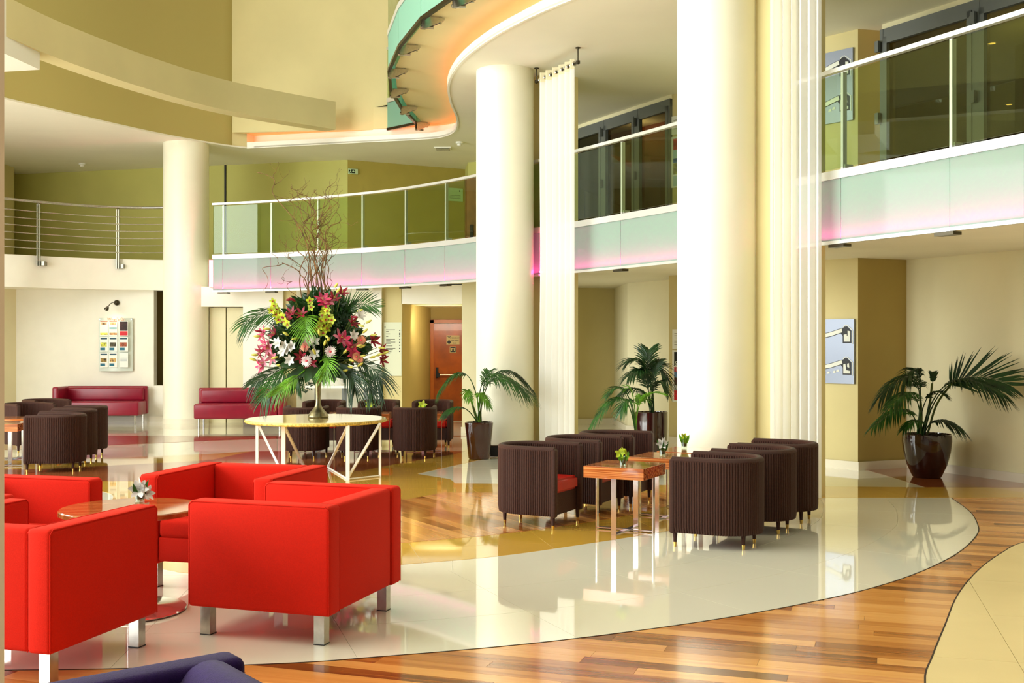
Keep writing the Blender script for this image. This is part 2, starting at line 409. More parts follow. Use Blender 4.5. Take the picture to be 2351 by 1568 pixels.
STRIPE = [(-9.5, 15.3), (-6, 15.83), (-4.45, 16.6), (-3.9, 17.0), (-4.2, 15.7), (-6, 14.64), (-9.5, 14.1)]
BROWN = [(-11, 19.8), (0.6, 19.8), (0.6, 19.72), (-1.5, 19.6), (-3.5, 19.4), (-5.05, 18.8), (-6.57, 17.85), (-8.5, 16.8), (-11, 16.0)]
RWOOD = [(4.56, 14.5), (4.67, 12.8), (6.6, 12.76), (5.9, 13.35), (5.17, 14.84), (4.43, 14.5)]
Dpts = cr([(8.5, 10.8), (6.2, 10.45), (5.0, 9.95), (4.21, 9.32), (3.83, 8.86), (3.37, 8.19), (2.9, 7.38), (2.51, 6.58), (2.21, 5.96), (1.99, 5.47), (1.75, 4.6), (1.6, 3.4)], 5)

def clip(poly, a, b):
    """keep the part of poly to the left of the line a->b"""
    out = []; n = len(poly)
    def sd(p): return (b[0]-a[0])*(p[1]-a[1])-(b[1]-a[1])*(p[0]-a[0])
    for i in range(n):
        p, q = poly[i], poly[(i+1) % n]; sp, sq = sd(p), sd(q)
        if sp >= 0: out.append(p)
        if sp*sq < 0:
            t = sp/(sp-sq); out.append((p[0]+(q[0]-p[0])*t, p[1]+(q[1]-p[1])*t))
    return out
def clip_rect(region, rect):
    r = region
    for i in range(4):
        r = clip(r, rect[i], rect[(i+1) % 4])
        if len(r) < 3: return None
    o = []
    for p in r:
        if not o or (abs(p[0]-o[-1][0])+abs(p[1]-o[-1][1])) > 1e-4: o.append(p)
    if len(o) > 2 and (abs(o[0][0]-o[-1][0])+abs(o[0][1]-o[-1][1])) < 1e-4: o.pop()
    return o if len(o) > 2 else None
def parea(p): return abs(sum(p[i][0]*p[(i+1) % len(p)][1]-p[(i+1) % len(p)][0]*p[i][1] for i in range(len(p))))/2
def inside(pt, poly):
    c = False; n = len(poly)
    for i in range(n):
        a, b = poly[i], poly[(i+1) % n]
        if (a[1] > pt[1]) != (b[1] > pt[1]) and pt[0] < (b[0]-a[0])*(pt[1]-a[1])/(b[1]-a[1])+a[0]: c = not c
    return c
def seen(poly):
    return any(p[1] > 3.0 and abs(p[0]/p[1]) < 0.56 for p in poly)
def rects(region, ang, du, dv, gap, stagger, seed, ulen=None):
    rnd = random.Random(seed); ca, sa = math.cos(ang), math.sin(ang)
    us = [p[0]*ca+p[1]*sa for p in region]; vs = [-p[0]*sa+p[1]*ca for p in region]
    v = math.floor(min(vs)/dv)*dv; row = 0
    while v < max(vs):
        u = math.floor(min(us)/du)*du-(rnd.random()*du if stagger else 0)
        while u < max(us):
            L = du*(0.6+0.9*rnd.random()) if stagger else du
            c = [(u+gap, v+gap), (u+L-gap, v+gap), (u+L-gap, v+dv-gap), (u+gap, v+dv-gap)]
            yield [(x*ca-y*sa, x*sa+y*ca) for x, y in c]
            u += L
        v += dv; row += 1
def lay(name, region, ang, du, dv, gap, z, m, seed, stagger=False, drop=(), far=99, z0=-0.006, minarea=0.0012):
    n = 0
    for rc in rects(region, ang, du, dv, gap, stagger, seed):
        pl = clip_rect(region, rc)
        if not pl or parea(pl) < minarea or not seen(pl): continue
        if any(all(inside(p, d) for p in pl) for d in drop): continue
        if min(p[1] for p in pl) > far: continue
        MB().prism(pl, z0, z).build(name, m, floor); n += 1
    return n
# board floor in front, following the long curved edge
front = [(3.3, 4.0), (-3, 3.0)]
FRONT = [(-4.4, 3.6), (-4.4, 6.1)]+[tuple(p) for p in Wpts if p.x > -4.4]+[(6.9, 11.97), (6.4, 10.5), (5.0, 9.97)]+[tuple(p) for p in Dpts if p.x < 5.0]+[(1.3, 3.0), (-3.2, 3.0)]
MB().prism(FRONT, -0.0065, -0.0035).build('subfloor', mat('subfloor_brown', (120, 76, 40), 0.4), floor)
n1 = lay('plank', FRONT, A1, 1.5, 0.115, 0.0008, 0.0, WOOD1, 3, True)
# white ring tiles: rows concentric with the curved edge
rows = [Wpts]+[offset(Wpts, d) for d in (0.68, 1.36, 2.04)]
acc = [0.0]
for i in range(1, len(Wpts)): acc.append(acc[-1]+(Wpts[i]-Wpts[i-1]).length)
cuts = []; s = 0.35
while s < acc[-1]: cuts.append(s); s += 1.24
cuts = [0.0]+cuts+[acc[-1]]
def at(row, s):
    for i in range(1, len(acc)):
        if acc[i] >= s:
            t = (s-acc[i-1])/max(1e-9, acc[i]-acc[i-1]); return row[i-1].lerp(row[i], t)
    return row[-1]
nt = 0
for r in range(3):
    for k in range(len(cuts)-1):
        g = 0.0012
        ss = [cuts[k]+g]+[a for a in acc if cuts[k]+0.03 < a < cuts[k+1]-0.03]+[cuts[k+1]-g]
        A = offset([at(rows[r], q) for q in ss], 0.0 if r == 0 else 0.0012)
        B = offset([at(rows[r+1], q) for q in ss], -0.0012)
        pl = [tuple(p) for p in A]+[tuple(p) for p in B[::-1]]
        if parea(pl) < 0.01 or not seen(pl): continue
        if all(inside(p, YPOLY) for p in pl): continue
        MB().prism(pl, -0.006, 0.0012).build('tile', TILE_W, floor); nt += 1
BACKW = [tuple(p) for p in rows[3]]+[(4.6, 11.96), (6.6, 12.3), (6.0, 13.4), (5.2, 14.9), (3.2, 16.5), (2.8, 19.5), (2.1, 23), (-11.5, 23.6), (-12.6, 12)]
n2 = lay('tile', BACKW, math.radians(3), 1.35, 1.35, 0.0012, 0.001, TILE_W, 5, drop=(YPOLY, FARW, INNER))
YT = YPOLY
n3 = lay('tile', YT, math.radians(12), 1.1, 0.9, 0.0012, 0.0024, TILE_Y, 6, drop=(INNER,))
n4 = lay('plank', INNER, A2, 1.5, 0.13, 0.0008, 0.0036, WOOD2, 7, True)
DISC = [tuple(p) for p in Dpts]+[(8.5, 3.4)]
n5 = lay('tile', DISC, math.radians(-15.5), 0.95, 1.05, 0.0015, 0.0012, TILE_C, 8)
for nm, pl, z, m in (('wood_inlay', FARW, 0.003, WOOD3), ('wood_inlay', BROWN, 0.003, WOOD3), ('wood_inlay', RWOOD, 0.003, WOOD3), ('tile_stripe', STRIPE, 0.003, TILE_Y)):
    MB().prism(pl, -0.006, z).build(nm, m, floor)
JO = mat('dark_floor_joint', (40, 26, 16), 0.5)
MB().wall([tuple(p) for p in Wpts], -0.006, 0.002, -0.009).build('joint_strip', JO, floor)
MB().wall([tuple(p) for p in Dpts if p.x < 7], -0.006, 0.002, 0.009).build('joint_strip', JO, floor)
print('FLOOR', n1, nt, n2, n3, n4, n5)

# ---- outer shell -----------------------------------------------------
def S(name, mb, m, smooth=None):
    return struct(mb.build(name, M[m] if isinstance(m, str) else m, None, smooth))
WDARK = mat('unseen_wall_dark', (92, 66, 44), 0.6)  # unseen walls, darkened to cut the light they bounce
S('wall_back', MB().wall([(9.8, 28), (-13, 28)], 0, 11.2, -0.2), 'void_wall')
S('wall_front', MB().wall([(-13, -4.9), (9.8, -4.9)], 9.4, 11.2, -0.1).wall([(5.5, -4.9), (9.8, -4.9)], 0, 9.4, -0.1), WDARK)
S('ceiling', MB().prism([(-13.2, -5), (9.8, -5), (9.8, 28.2), (-13.2, 28.2)], 11.0, 11.2), 'white_wall')
S('wall_left', MB().wall([(-13, 28), (-13, 17)], 0, 11.2, -0.2).wall([(-13, 17), (-13, -5)], 9.4, 11.2, -0.2), 'cream_wall')
wf = MB()
for y in [17, 13.3, 9.6, 5.9, 2.2, -1.5, -4.9]: wf.box((-13, y, 4.7), (0.12, 0.12, 9.4))
for z in (0.06, 3.1, 6.2, 9.35): wf.box((-13, 6.0, z), (0.1, 22, 0.1))
S('window_1', wf, 'grey_frame')
wf = MB()
for x in [-13, -9.3, -5.6, -1.9, 1.8, 5.5]: wf.box((x, -4.95, 4.7), (0.12, 0.1, 9.4))
for z in (3.1, 6.2): wf.box((-3.75, -4.95, z), (18.5, 0.08, 0.1))
S('window_2', wf, 'grey_frame')
S('wall_right', MB().wall([(9.7, 28), (9.7, -5)], 0, 11.2, 0.1), WDARK)
# foreground pier at the extreme left of the view
S('wall_pier', MB().prism([(-0.538, 1.2), (-0.60, 1.3), (-0.74, 1.3), (-0.74, 1.2)], 0, 2.9), mat('tan_pier', (206, 172, 134), 0.8))

# ---- ground-floor walls ------------------------------------------------
S('wall_ground_right', MB().wall([(2.06, 22.8), (2.12, 20.8), (2.74, 19.6), (2.55, 18.4)], 0, 2.75), 'cream_wall')
S('wall_poster_pier', MB().wall([(2.55, 18.4), (3.4, 17.5), (3.5, 15.55), (4.09, 14.9), (4.43, 14.5)], 0, ZC), 'tan_wall')
S('wall_pier_side', MB().wall([(4.43, 14.5), (5.17, 14.84)], 0, 2.75).wall([(4.43, 14.5), (4.95, 14.62)], 3.2, ZC), 'khaki_wall')  # darker plaster than the pier front: the side's shade is in the colour
S('wall_lounge_right', MB().wall([(5.17, 14.84), (5.97, 13.2), (9.6, 5.8)], 0, 2.75), 'cream_wall')
S('wall_behind_curtain', MB().wall([(0.30, 20.6), (1.0, 22.5), (2.06, 22.8)], 0, 2.75), 'tan_wall')
S('wall_corridor_right', MB().wall([(-1.02, 23.7), (-0.906, 20.45), (0.30, 20.6)], 0, 2.75), 'cream_wall')
S('wall_corridor_left', MB().wall([(-2.04, 21.0), (-1.725, 23.45), (-1.70, 23.7)], 0, 2.75), 'khaki_wall')
S('wall_corridor_end', MB().wall([(-1.75, 23.7), (-0.9, 23.7)], 0, 2.75), 'khaki_wall')
S('trim_bulkhead', MB().box((-1.25, 21.25, 2.525), (1.60, 0.5, 0.35)), 'white_wall')
S('trim_corridor_ceiling', MB().box((-1.3, 22.55, 2.40), (1.3, 2.3, 0.08)), 'cream_wall')
S('wall_directory', MB().prism([(-2.41, 21.0), (-2.04, 21.0), (-2.04, 21.15), (-2.41, 21.15)], 0, 2.75), 'tan_wall')
S('wall_white_post', MB().box((-2.49, 21.05, 1.375), (0.165, 0.3, 2.75)), 'white_wall')
S('wall_recess', MB().wall([(-4.28, 22.5), (-4.2, 22.95), (-2.60, 22.9), (-2.57, 21.1)], 0, 2.75), 'white_wall')
S('wall_white_panel', MB().box((-4.95, 22.65, 1.375), (0.79, 0.3, 2.75)), 'white_wall')
S('wall_panel_return', MB().wall([(-4.56, 22.6), (-4.28, 22.5)], 0, 2.75), 'tan_wall')
# door panels left of the white panel
S('trim_door_head', MB().box((-5.75, 22.9, 2.55), (1.0, 0.4, 0.4)), 'white_wall')
d1 = struct(MB().box((-5.98, 23.02, 1.17), (0.33, 0.05, 2.34)).box((-5.56, 23.02, 1.17), (0.46, 0.05, 2.34)).build('door_1', M['cream_wall']))
# rear wall of the left lounge with its slot window
nx0, nx1, nz0, nz1 = -7.37, -6.95, 0.745, 2.87
S('wall_lounge_back', MB().box(((-10.2+nx0)/2, 23.4, 1.65), (nx0+10.2, 0.2, 3.3)).box(((nx1-6.2)/2, 23.4, 1.65), (-6.2-nx1, 0.2, 3.3))
  .box(((nx0+nx1)/2, 23.4, nz0/2), (nx1-nx0, 0.2, nz0)).box(((nx0+nx1)/2, 23.4, (nz1+3.3)/2), (nx1-nx0, 0.2, 3.3-nz1)), 'white_wall')
S('wall_slot_window', MB().wall([(-8.3, 24.4), (-6.3, 24.4)], 0.4, 3.2).box((-6.98, 24.2, 1.6), (0.3, 0.1, 1.75)), 'khaki_wall')
S('wall_slot_jamb', MB().box((-6.97, 23.75, 1.42), (0.09, 0.1, 1.76)), mat('brown_frame', (110, 70, 24), 0.5))
S('wall_lounge_left', MB().wall([(-10.2, 23.3), (-10.55, 22.6), (-11.2, 20), (-13, 16.6)], 0, 2.75), 'cream_wall')
# skirtings
bz = 0.11
S('baseboard_right', MB().wall([(3.5, 15.53), (4.075, 14.88), (4.43, 14.48), (5.16, 14.8), (5.96, 13.17), (9.5, 5.8)], 0, bz, -0.015), 'skirting')
S('baseboard_back', MB().wall([(-10.2, 23.28), (-6.2, 23.28)], 0, bz, -0.015), 'skirting')
S('baseboard_corridor', MB().wall([(-0.92, 20.43), (0.30, 20.58), (1.0, 22.46), (2.04, 22.76), (2.10, 20.8), (2.72, 19.6), (2.55, 18.36), (3.38, 17.48)], 0, bz, -0.015), 'skirting')

# ---- first-floor slab ---------------------------------------------------
slab_edge = offset(EC, 0.16)
slab = [(-13, 20.4), (-9.7, 21.75), (-9.1, 22.35), (-8.4, 22.85), (-7.7, 23.15), (-7.0, 23.3), (-6.1, 23.3), (-5.98, 22.35)]+[tuple(p) for p in slab_edge]+[(9.7, 5.0), (9.7, 28), (-13, 28)]
S('floor_upper', MB().prism(slab, 2.72, 3.26), 'ceiling')
# the smooth plaster face of the left balcony
face = cr([(-13, 20.3), (-11.2, 21.0), (-9.7, 21.7), (-9.1, 22.3), (-8.4, 22.8), (-7.7, 23.1), (-6.95, 23.28), (-6.2, 23.28)], 6)
S('trim_left_balcony', MB().wall([tuple(p) for p in face], 2.70, 3.32, -0.05), 'white_wall', 40)
# ---- first-floor walls --------------------------------------------------
S('wall_upper_back', MB().wall([(-11.9, 27.1), (-3.62, 24.94)], 3.26, ZC), 'green_wall')
S('wall_upper_return', MB().wall([(-3.62, 24.94), (-1.09, 26.3)], 3.26, ZC), mat('plaster_deep_olive', (186, 168, 84), 0.7, var=0.02))
S('wall_upper_end', MB().wall([(-1.09, 26.3), (-0.98, 25.3), (0.4, 24.6), (1.0, 21.6)], 3.26, ZC), 'green_wall')
S('wall_upper_left_pier', MB().wall([(-11.8, 20.6), (-11.6, 23.0), (-11.44, 26.0), (-11.9, 27.1)], 3.26, ZC), 'tan_wall')
S('trim_wall_joint', MB().wall([(-6.52, 25.68), (-6.48, 25.67)], 3.26, ZC, -0.01), 'black')
S('door_2', MB().wall([(-0.99, 25.35), (-0.5, 25.05)], 3.26, 5.3, -0.04).wall([(-1.02, 25.6), (-0.99, 25.33)], 3.26, 5.35, -0.05), mat('brown_door', (150, 100, 52), 0.4, var=0.1, vscale=5))
pu = MB().box((-0.90, 25.22, 4.1), (0.07, 0.08, 0.3)); o = pu.build('door_handle', M['black'])
o.parent = bpy.data.objects['door_2']
# ---- ceilings of the first floor with its S-shaped cove -----------------
COVE = [Vector(p) for p in [(-5.48, 23.4), (-4.2, 23.05), (-2.84, 22.66), (-1.95, 22.42), (-1.45, 22.2), (-1.16, 21.75), (-1.03, 21.05), (-1.0, 20.1), (-1.04, 18.9), (-1.0, 17.6), (-.79, 16.4), (-.44, 15.3), (.02, 14.3), (.66, 13.27), (1.5, 12.3), (2.7, 11.2), (4.2, 10.2)]]
CV = cr(COVE, 8)
LEFT_EDGE = cr([(-13, 13.5), (-10.2, 15.4), (-9.0, 17.2), (-8.37, 18.7), (-7.8, 19.9), (-7.2, 21.15), (-6.66, 22.1), (-5.9, 23.1), (-5.48, 23.45)], 6)
cp = [tuple(p) for p in LEFT_EDGE]+[tuple(p) for p in CV[1:]]+[(9.7, 6.0), (9.7, 28), (-13, 28)]
S('ceiling_upper', MB().prism(cp, ZC, ZC+0.03), 'ceiling')
S('trim_cove_lip', MB().wall([tuple(p) for p in CV], ZC-0.012, ZC+0.115, 0.035), 'trim_white', 40)
BACKC = offset(CV, 0.30)
S('trim_cove_back', MB().wall([tuple(p) for p in BACKC], ZC+0.02, 5.96), 'trim_white', 40)
S('trim_cove_end', MB().wall([tuple(CV[0]), tuple(BACKC[0]), (-5.76, 23.3)], ZC, 5.96), 'trim_white')
led = MB().tube([(p.x, p.y, ZC+0.055) for p in offset(CV, 0.16)], 0.013, 6)
# balcony edge of the second floor (faceted)
UE = [Vector(p) for p in [(-2.5, 22.75), (-1.87, 22.12), (-2.02, 20.6), (-2.05, 19.18), (-1.93, 17.77), (-1.625, 16.35), (-1.19, 14.95), (-.73, 14.0), (-.1, 13.05), (1.3, 11.75), (3.4, 10.4)]]
inner = [(-5.9, 23.25), (-5.5, 23.6), (-4.3, 23.4)]
top = [(-5.75, 23.28), (-2.5, 22.93)]+[(p.x+0.10, p.y) for p in UE]+[tuple(p) for p in BACKC[::-1]]
S('ceiling_raised', MB().prism(top, 5.95, 6.4), 'void_wall')
# void walls
v1 = [p for p in LEFT_EDGE if p.y < 23.2]+[Vector((-5.76, 23.3))]
S('wall_void_left', MB().wall([tuple(p) for p in v1], ZC+0.03, 11, 0.1), mat('plaster_sand_shaded', (192, 178, 112), 0.75), 30)  # same plaster in a darker tone, this wall's shade put into the colour
S('wall_void_edge', MB().wall([(-5.76, 23.3), (-5.48, 23.45)], ZC, 5.96), 'void_wall')
S('wall_void_right', MB().wall([(-5.76, 23.3), (-2.5, 22.93)], 5.94, 11, 0.12), 'void_wall')
S('wall_second_floor', MB().wall([(-5, 26), (9.6, 26)], 6.4, 11), 'void_wall')
# ring beam hanging in the void
BM = cr([(-7.9, 11.8), (-7.35, 13.8), (-7.0, 15.5), (-6.78, 16.7), (-6.45, 17.85), (-6.07, 18.9), (-5.6, 19.95), (-5.1, 20.77), (-4.37, 21.62), (-3.5, 22.48)], 6)
S('trim_ring_beam', MB().wall([tuple(p) for p in BM], 5.86, 6.41, 0.33), 'void_wall', 30)
S('trim_beam_block', MB().prism([(-6.98, 15.6), (-6.88, 16.5), (-7.43, 16.62), (-9.2, 16.8), (-9.2, 15.0), (-7.2, 14.6)], 5.61, 6.40), 'trim_white')  # white instead of sand: the light on its underside is put into the colour
# piers behind the round columns
S('wall_pier_middle', MB().prism([(-0.1, 17.9), (0.49, 16.85), (1.0, 17.15), (.45, 18.1)], 0, ZC), 'tan_wall')
S('wall_pier_right', MB().prism([(2.3, 12.75), (2.975, 11.85), (3.35, 12.1), (2.7, 13.1)], 0, ZC), 'tan_wall')

# ---- dark framed glazing upstairs ---------------------------------------
def glazing(name, a, b, parts, z0=3.26, z1=5.585, first=0.0):
    a = Vector(a); b = Vector(b); u = (b-a).normalized(); L = (b-a).length; n = Vector((u.y, -u.x))
    R = frame_R(u); root = struct(empty(name))
    fr = MB()
    def bar(s0, s1, za, zb, d=0.07, off=0.0):
        c = a+u*(s0+s1)/2+n*off; fr.box((c.x, c.y, (za+zb)/2), (s1-s0, zb-za, d), R)
    bar(0, L, z1-0.11, z1, 0.09); bar(0, L, z0, z0+0.1, 0.09)
    xs = [0]+parts+[L]
    for i, s in enumerate(xs): bar(max(0, s-0.05), min(L, s+0.05), z0, z1, 0.10)
    for i in range(len(xs)-1):
        s0, s1 = xs[i]+0.05, xs[i+1]-0.05
        bar(s0, s0+0.07, z0+0.1, z1-0.11, 0.06, 0.03); bar(s1-0.07, s1, z0+0.1, z1-0.11, 0.06, 0.03); bar(s0, s1, z1-0.19, z1-0.11, 0.06, 0.03)
        for zz in (z1-0.22, z0+1.2): bar(s0-0.075, s0-0.02, zz-0.07, zz+0.07, 0.05, 0.09)
        g = a+u*(s0+s1)/2; MB().box((g.x, g.y, (z0+z1)/2), (s1-s0-0.1, z1-z0-0.2, 0.012), R).build('pane', M['dark_glass'], root)
    fr.build('window_frame', M['grey_frame'], root)
    return root
glazing('window_3', (1.16, 21.15), (2.60, 18.35), [1.08, 2.15])
glazing('window_4', (4.69, 14.33), (8.6, 7.08), [1.45, 2.9, 4.35, 5.8, 7.25])
S('trim_window_head', MB().wall([(1.19, 21.05), (2.60, 18.33)], 5.58, ZC, -0.02).wall([(4.69, 14.31), (8.7, 6.9)], 5.58, ZC, -0.02), 'cream_wall')
# rooms behind the glazing
RB = mat('rust_curtain_wall', (150, 78, 44), 0.8, var=0.1)
S('wall_room_middle', MB().wall([(1.9, 21.9), (3.9, 18.9)], 3.26, ZC), RB)
S('wall_room_right', MB().wall([(4.9, 15.0), (6.0, 20.5), (9.6, 20.5)], 3.26, ZC), mat('dim_olive_room', (132, 112, 62), 0.8))
S('trim_room_screen', MB().box((7.3, 12.2, 4.0), (0.12, 1.0, 1.5)), RB)

for nm, lc, pw in (('room_fill_right', (7.0, 14.0, 5.4), 90), ('room_fill_middle', (2.3, 20.6, 5.4), 25)):  # point fills added to brighten the rooms behind the glazing
    l = bpy.data.lights.new(nm, 'POINT'); l.energy = pw; l.color = (1, 0.85, 0.62); l.shadow_soft_size = 0.2
    o = bpy.data.objects.new(nm, l); COL.objects.link(o); o.location = lc

area('corridor_light', (-1.42, 21.7, 2.05), (math.radians(80), 0, 0), 0.7, 0.3, 14, (1, 0.9, 0.72))

# ================================================================== FIXED THINGS
def column(cx, cy, r, label, base=True):
    t = thing('round_column', label, 'column', (cx, cy, 0), 0, 'round columns')
    MB().lathe([(r, 0.0), (r, ZC)], (0, 0, 0), 72).build('shaft', M['column'], t, 40)
    MB().lathe([(r+0.012, 0.0), (r+0.012, 0.10), (r, 0.105)], (0, 0, 0), 72).build('skirting', M['skirting'], t, 40)
    return t
def colpos(px, Y): return (px-CX)/F*Y, Y
x, y = colpos(427.5, 22.95); column(x, y, 0.449, 'cream round column between the two maroon sofas')
x, y = colpos(1159, 16.77); column(x, y, 0.424, 'cream round column behind the tapered pot palm, left of the short curtain')
x, y = colpos(1646, 12.5); column(x, y, 0.436, 'largest cream round column, behind the wicker chairs beside the long curtain')

# ---- glass balustrades -----------------------------------------------------
ZR = 4.34
def ring_path(pts, z): return [(p.x, p.y, z) for p in pts]
def flatbar(pts, z, w, h):
    b = MB(); A = offset(pts, -w/2); B = offset(pts, w/2)
    v = []; n = len(pts)
    for a, c in zip(A, B): v += [(a.x, a.y, z-h/2), (c.x, c.y, z-h/2), (c.x, c.y, z+h/2), (a.x, a.y, z+h/2)]
    f = [(0, 1, 2, 3), (4*n-1, 4*n-2, 4*n-3, 4*n-4)]
    for i in range(n-1):
        for k in range(4): f.append((4*i+k, 4*i+4+k, 4*i+4+(k+1) % 4, 4*i+(k+1) % 4))
    return b.add(v, f)
POST = MB().box((0, 0, (3.33+4.31)/2), (0.032, 0.05, 0.98)).box((0.0, 0.045, 3.37), (0.05, 0.1, 0.06))
POSTME = POST.build('post', M['alu']).data
bpy.data.objects.remove(bpy.data.objects['post'])
def balustrade(px0, px1, posts, label, group='glass balustrades on the balcony edge', led=True):
    span = edge_span(px0, px1)
    t = thing('glass_balustrade', label, 'balustrade', (span[len(span)//2].x, span[len(span)//2].y, 0), 0, group)
    inv = Matrix.Translation(-t.location)
    def fin(o):
        o.data.transform(inv) if o.data.users == 1 else None
        return o
    fin(flatbar(span, ZR, 0.06, 0.042).build('handrail', M['alu'], t, 40))
    fin(flatbar(span, 3.305, 0.05, 0.085).build('middle_rail', M['alu'], t, 40))
    fin(flatbar(offset(span, 0.0), 2.635, 0.05, 0.034).build('bottom_rail', M['alu'], t, 40))
    stops = [px0]+posts+[px1]
    for i in range(len(stops)-1):
        a = edge_span(stops[i]+0.6, stops[i+1]-0.6)
        fin(MB().wall([tuple(p) for p in a], 3.37, 4.30, 0.012).build('glass_panel', M['glass'], t, 30))
        fin(MB().wall([tuple(p) for p in offset(a, -0.008)], 2.652, 3.265, 0.012).build('frosted_panel', M['frost'], t, 30))
    for q in posts:
        p, k = edge_at(q); k = int(k); d = (EC[min(k+1, len(EC)-1)]-EC[k])
        o = bpy.data.objects.new('post', POSTME); COL.objects.link(o); o.parent = t
        pp = p+Vector((-d.y, d.x)).normalized()*0.03
        o.location = (pp.x-t.location.x, pp.y-t.location.y, 0); o.rotation_euler = (0, 0, math.atan2(d.y, d.x))
        fin(MB().box((p.x, p.y+0.06, 2.60), (0.22, 0.10, 0.03), Matrix.Rotation(math.atan2(d.y, d.x), 3, 'Z')).build('bracket', M['dark_metal'], t))
    if led:
        fin(flatbar(offset(span, 0.085), 2.668, 0.14, 0.012).build('led_channel', M['alu'], t, 40)); fin(MB().wall([tuple(p) for p in offset(span, 0.148)], 2.725, 3.262, 0.006).build('glow_limit_sheet', M['glow_limit'], t, 40)); fin(MB().wall([tuple(p) for p in offset(span, 0.150)], 2.66, 2.718 if px0 < 1000 else 2.75, 0.006).build('added_light_lip', M['alu'], t, 40)); fin(flatbar(offset(span, 0.09), 3.275, 0.16, 0.012).build('added_light_cap', M['alu'], t, 40))  # grey sheet, back lip and top cap added to confine the pink light
        fin(MB().tube([(p.x, p.y, 2.69) for p in offset(span, 0.075)], 0.011, 6).build('led_strip', M['led_pink'], t))
    return t
balustrade(489, 1240, [512, 622, 729, 831, 930, 1022, 1120], 'curved glass balustrade with frosted fascia running behind the flower arrangement to the pier')
balustrade(1249, 1740, [1426, 1600], 'glass balustrade with frosted fascia in the middle bay between curtain and largest column')
balustrade(1828, 2950, [1932, 2182, 2420, 2680], 'glass balustrade with frosted fascia at the upper right, nearest to us')

# upper frosted balustrade with brackets
t = thing('faceted_balustrade', 'faceted frosted glass balustrade curving above the void with metal brackets under it', 'balustrade', (-1.8, 18, 5.9))
inv = Matrix.Translation(-Vector(t.location))
for i in range(len(UE)-1):
    a, b = UE[i], UE[i+1]; d = (b-a).normalized(); a2 = a+d*0.012; b2 = b-d*0.012
    for nm, z0, z1, m in (('frosted_panel', 5.93, 6.44, 'frost'), ('glass_panel', 6.54, 7.5, 'glass')):
        o = MB().wall([tuple(a2), tuple(b2)], z0, z1, -0.014).build(nm, M[m], t); o.data.transform(inv)
o = flatbar(UE, 5.91, 0.05, 0.05).build('bottom_rail', M['dark_metal'], t); o.data.transform(inv)
o = flatbar(UE, 6.49, 0.05, 0.085).build('middle_rail', M['alu'], t); o.data.transform(inv)
o = flatbar(UE, 7.53, 0.06, 0.05).build('handrail', M['alu'], t); o.data.transform(inv)
for i, p in enumerate(UE[1:9]):
    b = MB(); dx = Vector((0.97, 0.24)) if i > 0 else Vector((0.8, 0.6))
    for s in (-1, 1):
        nn = Vector((-dx.y, dx.x))*0.035*s; q = p+nn
        vs = [(q.x, q.y, 5.93), (q.x+dx.x*0.3, q.y+dx.y*0.3, 5.93), (q.x+dx.x*0.3, q.y+dx.y*0.3, 5.90), (q.x+dx.x*0.05, q.y+dx.y*0.05, 5.78), (q.x, q.y, 5.78)]
        q2 = q+Vector((-dx.y, dx.x))*0.01
        vs2 = [(v[0]+(q2-q).x, v[1]+(q2-q).y, v[2]) for v in vs]
        b.add(vs+vs2, [(0, 1, 2, 3, 4), (9, 8, 7, 6, 5)]+[(k, (k+1) % 5, 5+(k+1) % 5, 5+k) for k in range(5)])
    b.tube([(p.x-0.02, p.y, 5.80), (p.x+dx.x*0.16, p.y+dx.y*0.16, 5.80)], 0.02, 8)
    b.tube([(p.x+dx.x*0.25, p.y+dx.y*0.25, 5.86), (p.x+dx.x*0.25, p.y+dx.y*0.25, 5.95)], 0.02, 8)
    o = b.build('bracket', M['steel'], t); o.data.transform(inv)

# steel rail of the left balcony
rail = [Vector(p) for p in [(-10.4, 20.75), (-9.45, 21.15), (-9.25, 22.05), (-8.52, 22.72), (-7.68, 22.95), (-6.9, 22.9), (-6.4, 22.75)]]
rail = cr([(-11.6, 20.3), (-10.5, 20.7), (-9.72, 21.35), (-9.20, 21.98), (-8.5, 22.62), (-7.65, 22.95), (-6.95, 22.9), (-6.4, 22.7)], 8)
t = thing('steel_railing', 'polished steel railing with horizontal bars on the left balcony', 'railing', (-8.5, 22.3, 3.3))
inv = Matrix.Translation(-Vector(t.location))
o = MB().tube(ring_path(rail, 4.36), 0.026, 10).build('handrail', M['steel'], t, 40); o.data.transform(inv)
for k in range(6):
    o = MB().tube(ring_path(rail, 3.45+k*0.143), 0.010, 6).build('bar', M['steel'], t, 40); o.data.transform(inv)
for px in (-9.2, -7.98):
    p = min(rail, key=lambda q: abs(q.x-px))
    b = MB().box((p.x-0.02, p.y+0.03, 3.72), (0.014, 0.06, 1.2)).box((p.x+0.02, p.y+0.03, 3.72), (0.014, 0.06, 1.2)).tube([(p.x, p.y+0.03, 4.3), (p.x, p.y, 4.36)], 0.016, 6)
    b.box((p.x+0.05, p.y+0.12, 3.17), (0.10, 0.14, 0.08))
    o = b.build('post', M['rail_steel'], t); o.data.transform(inv)

# cove light strip
tag(led.build('cove_light_strip', M['led_orange']), 'orange light strip hidden in the S-shaped ceiling cove', 'light')

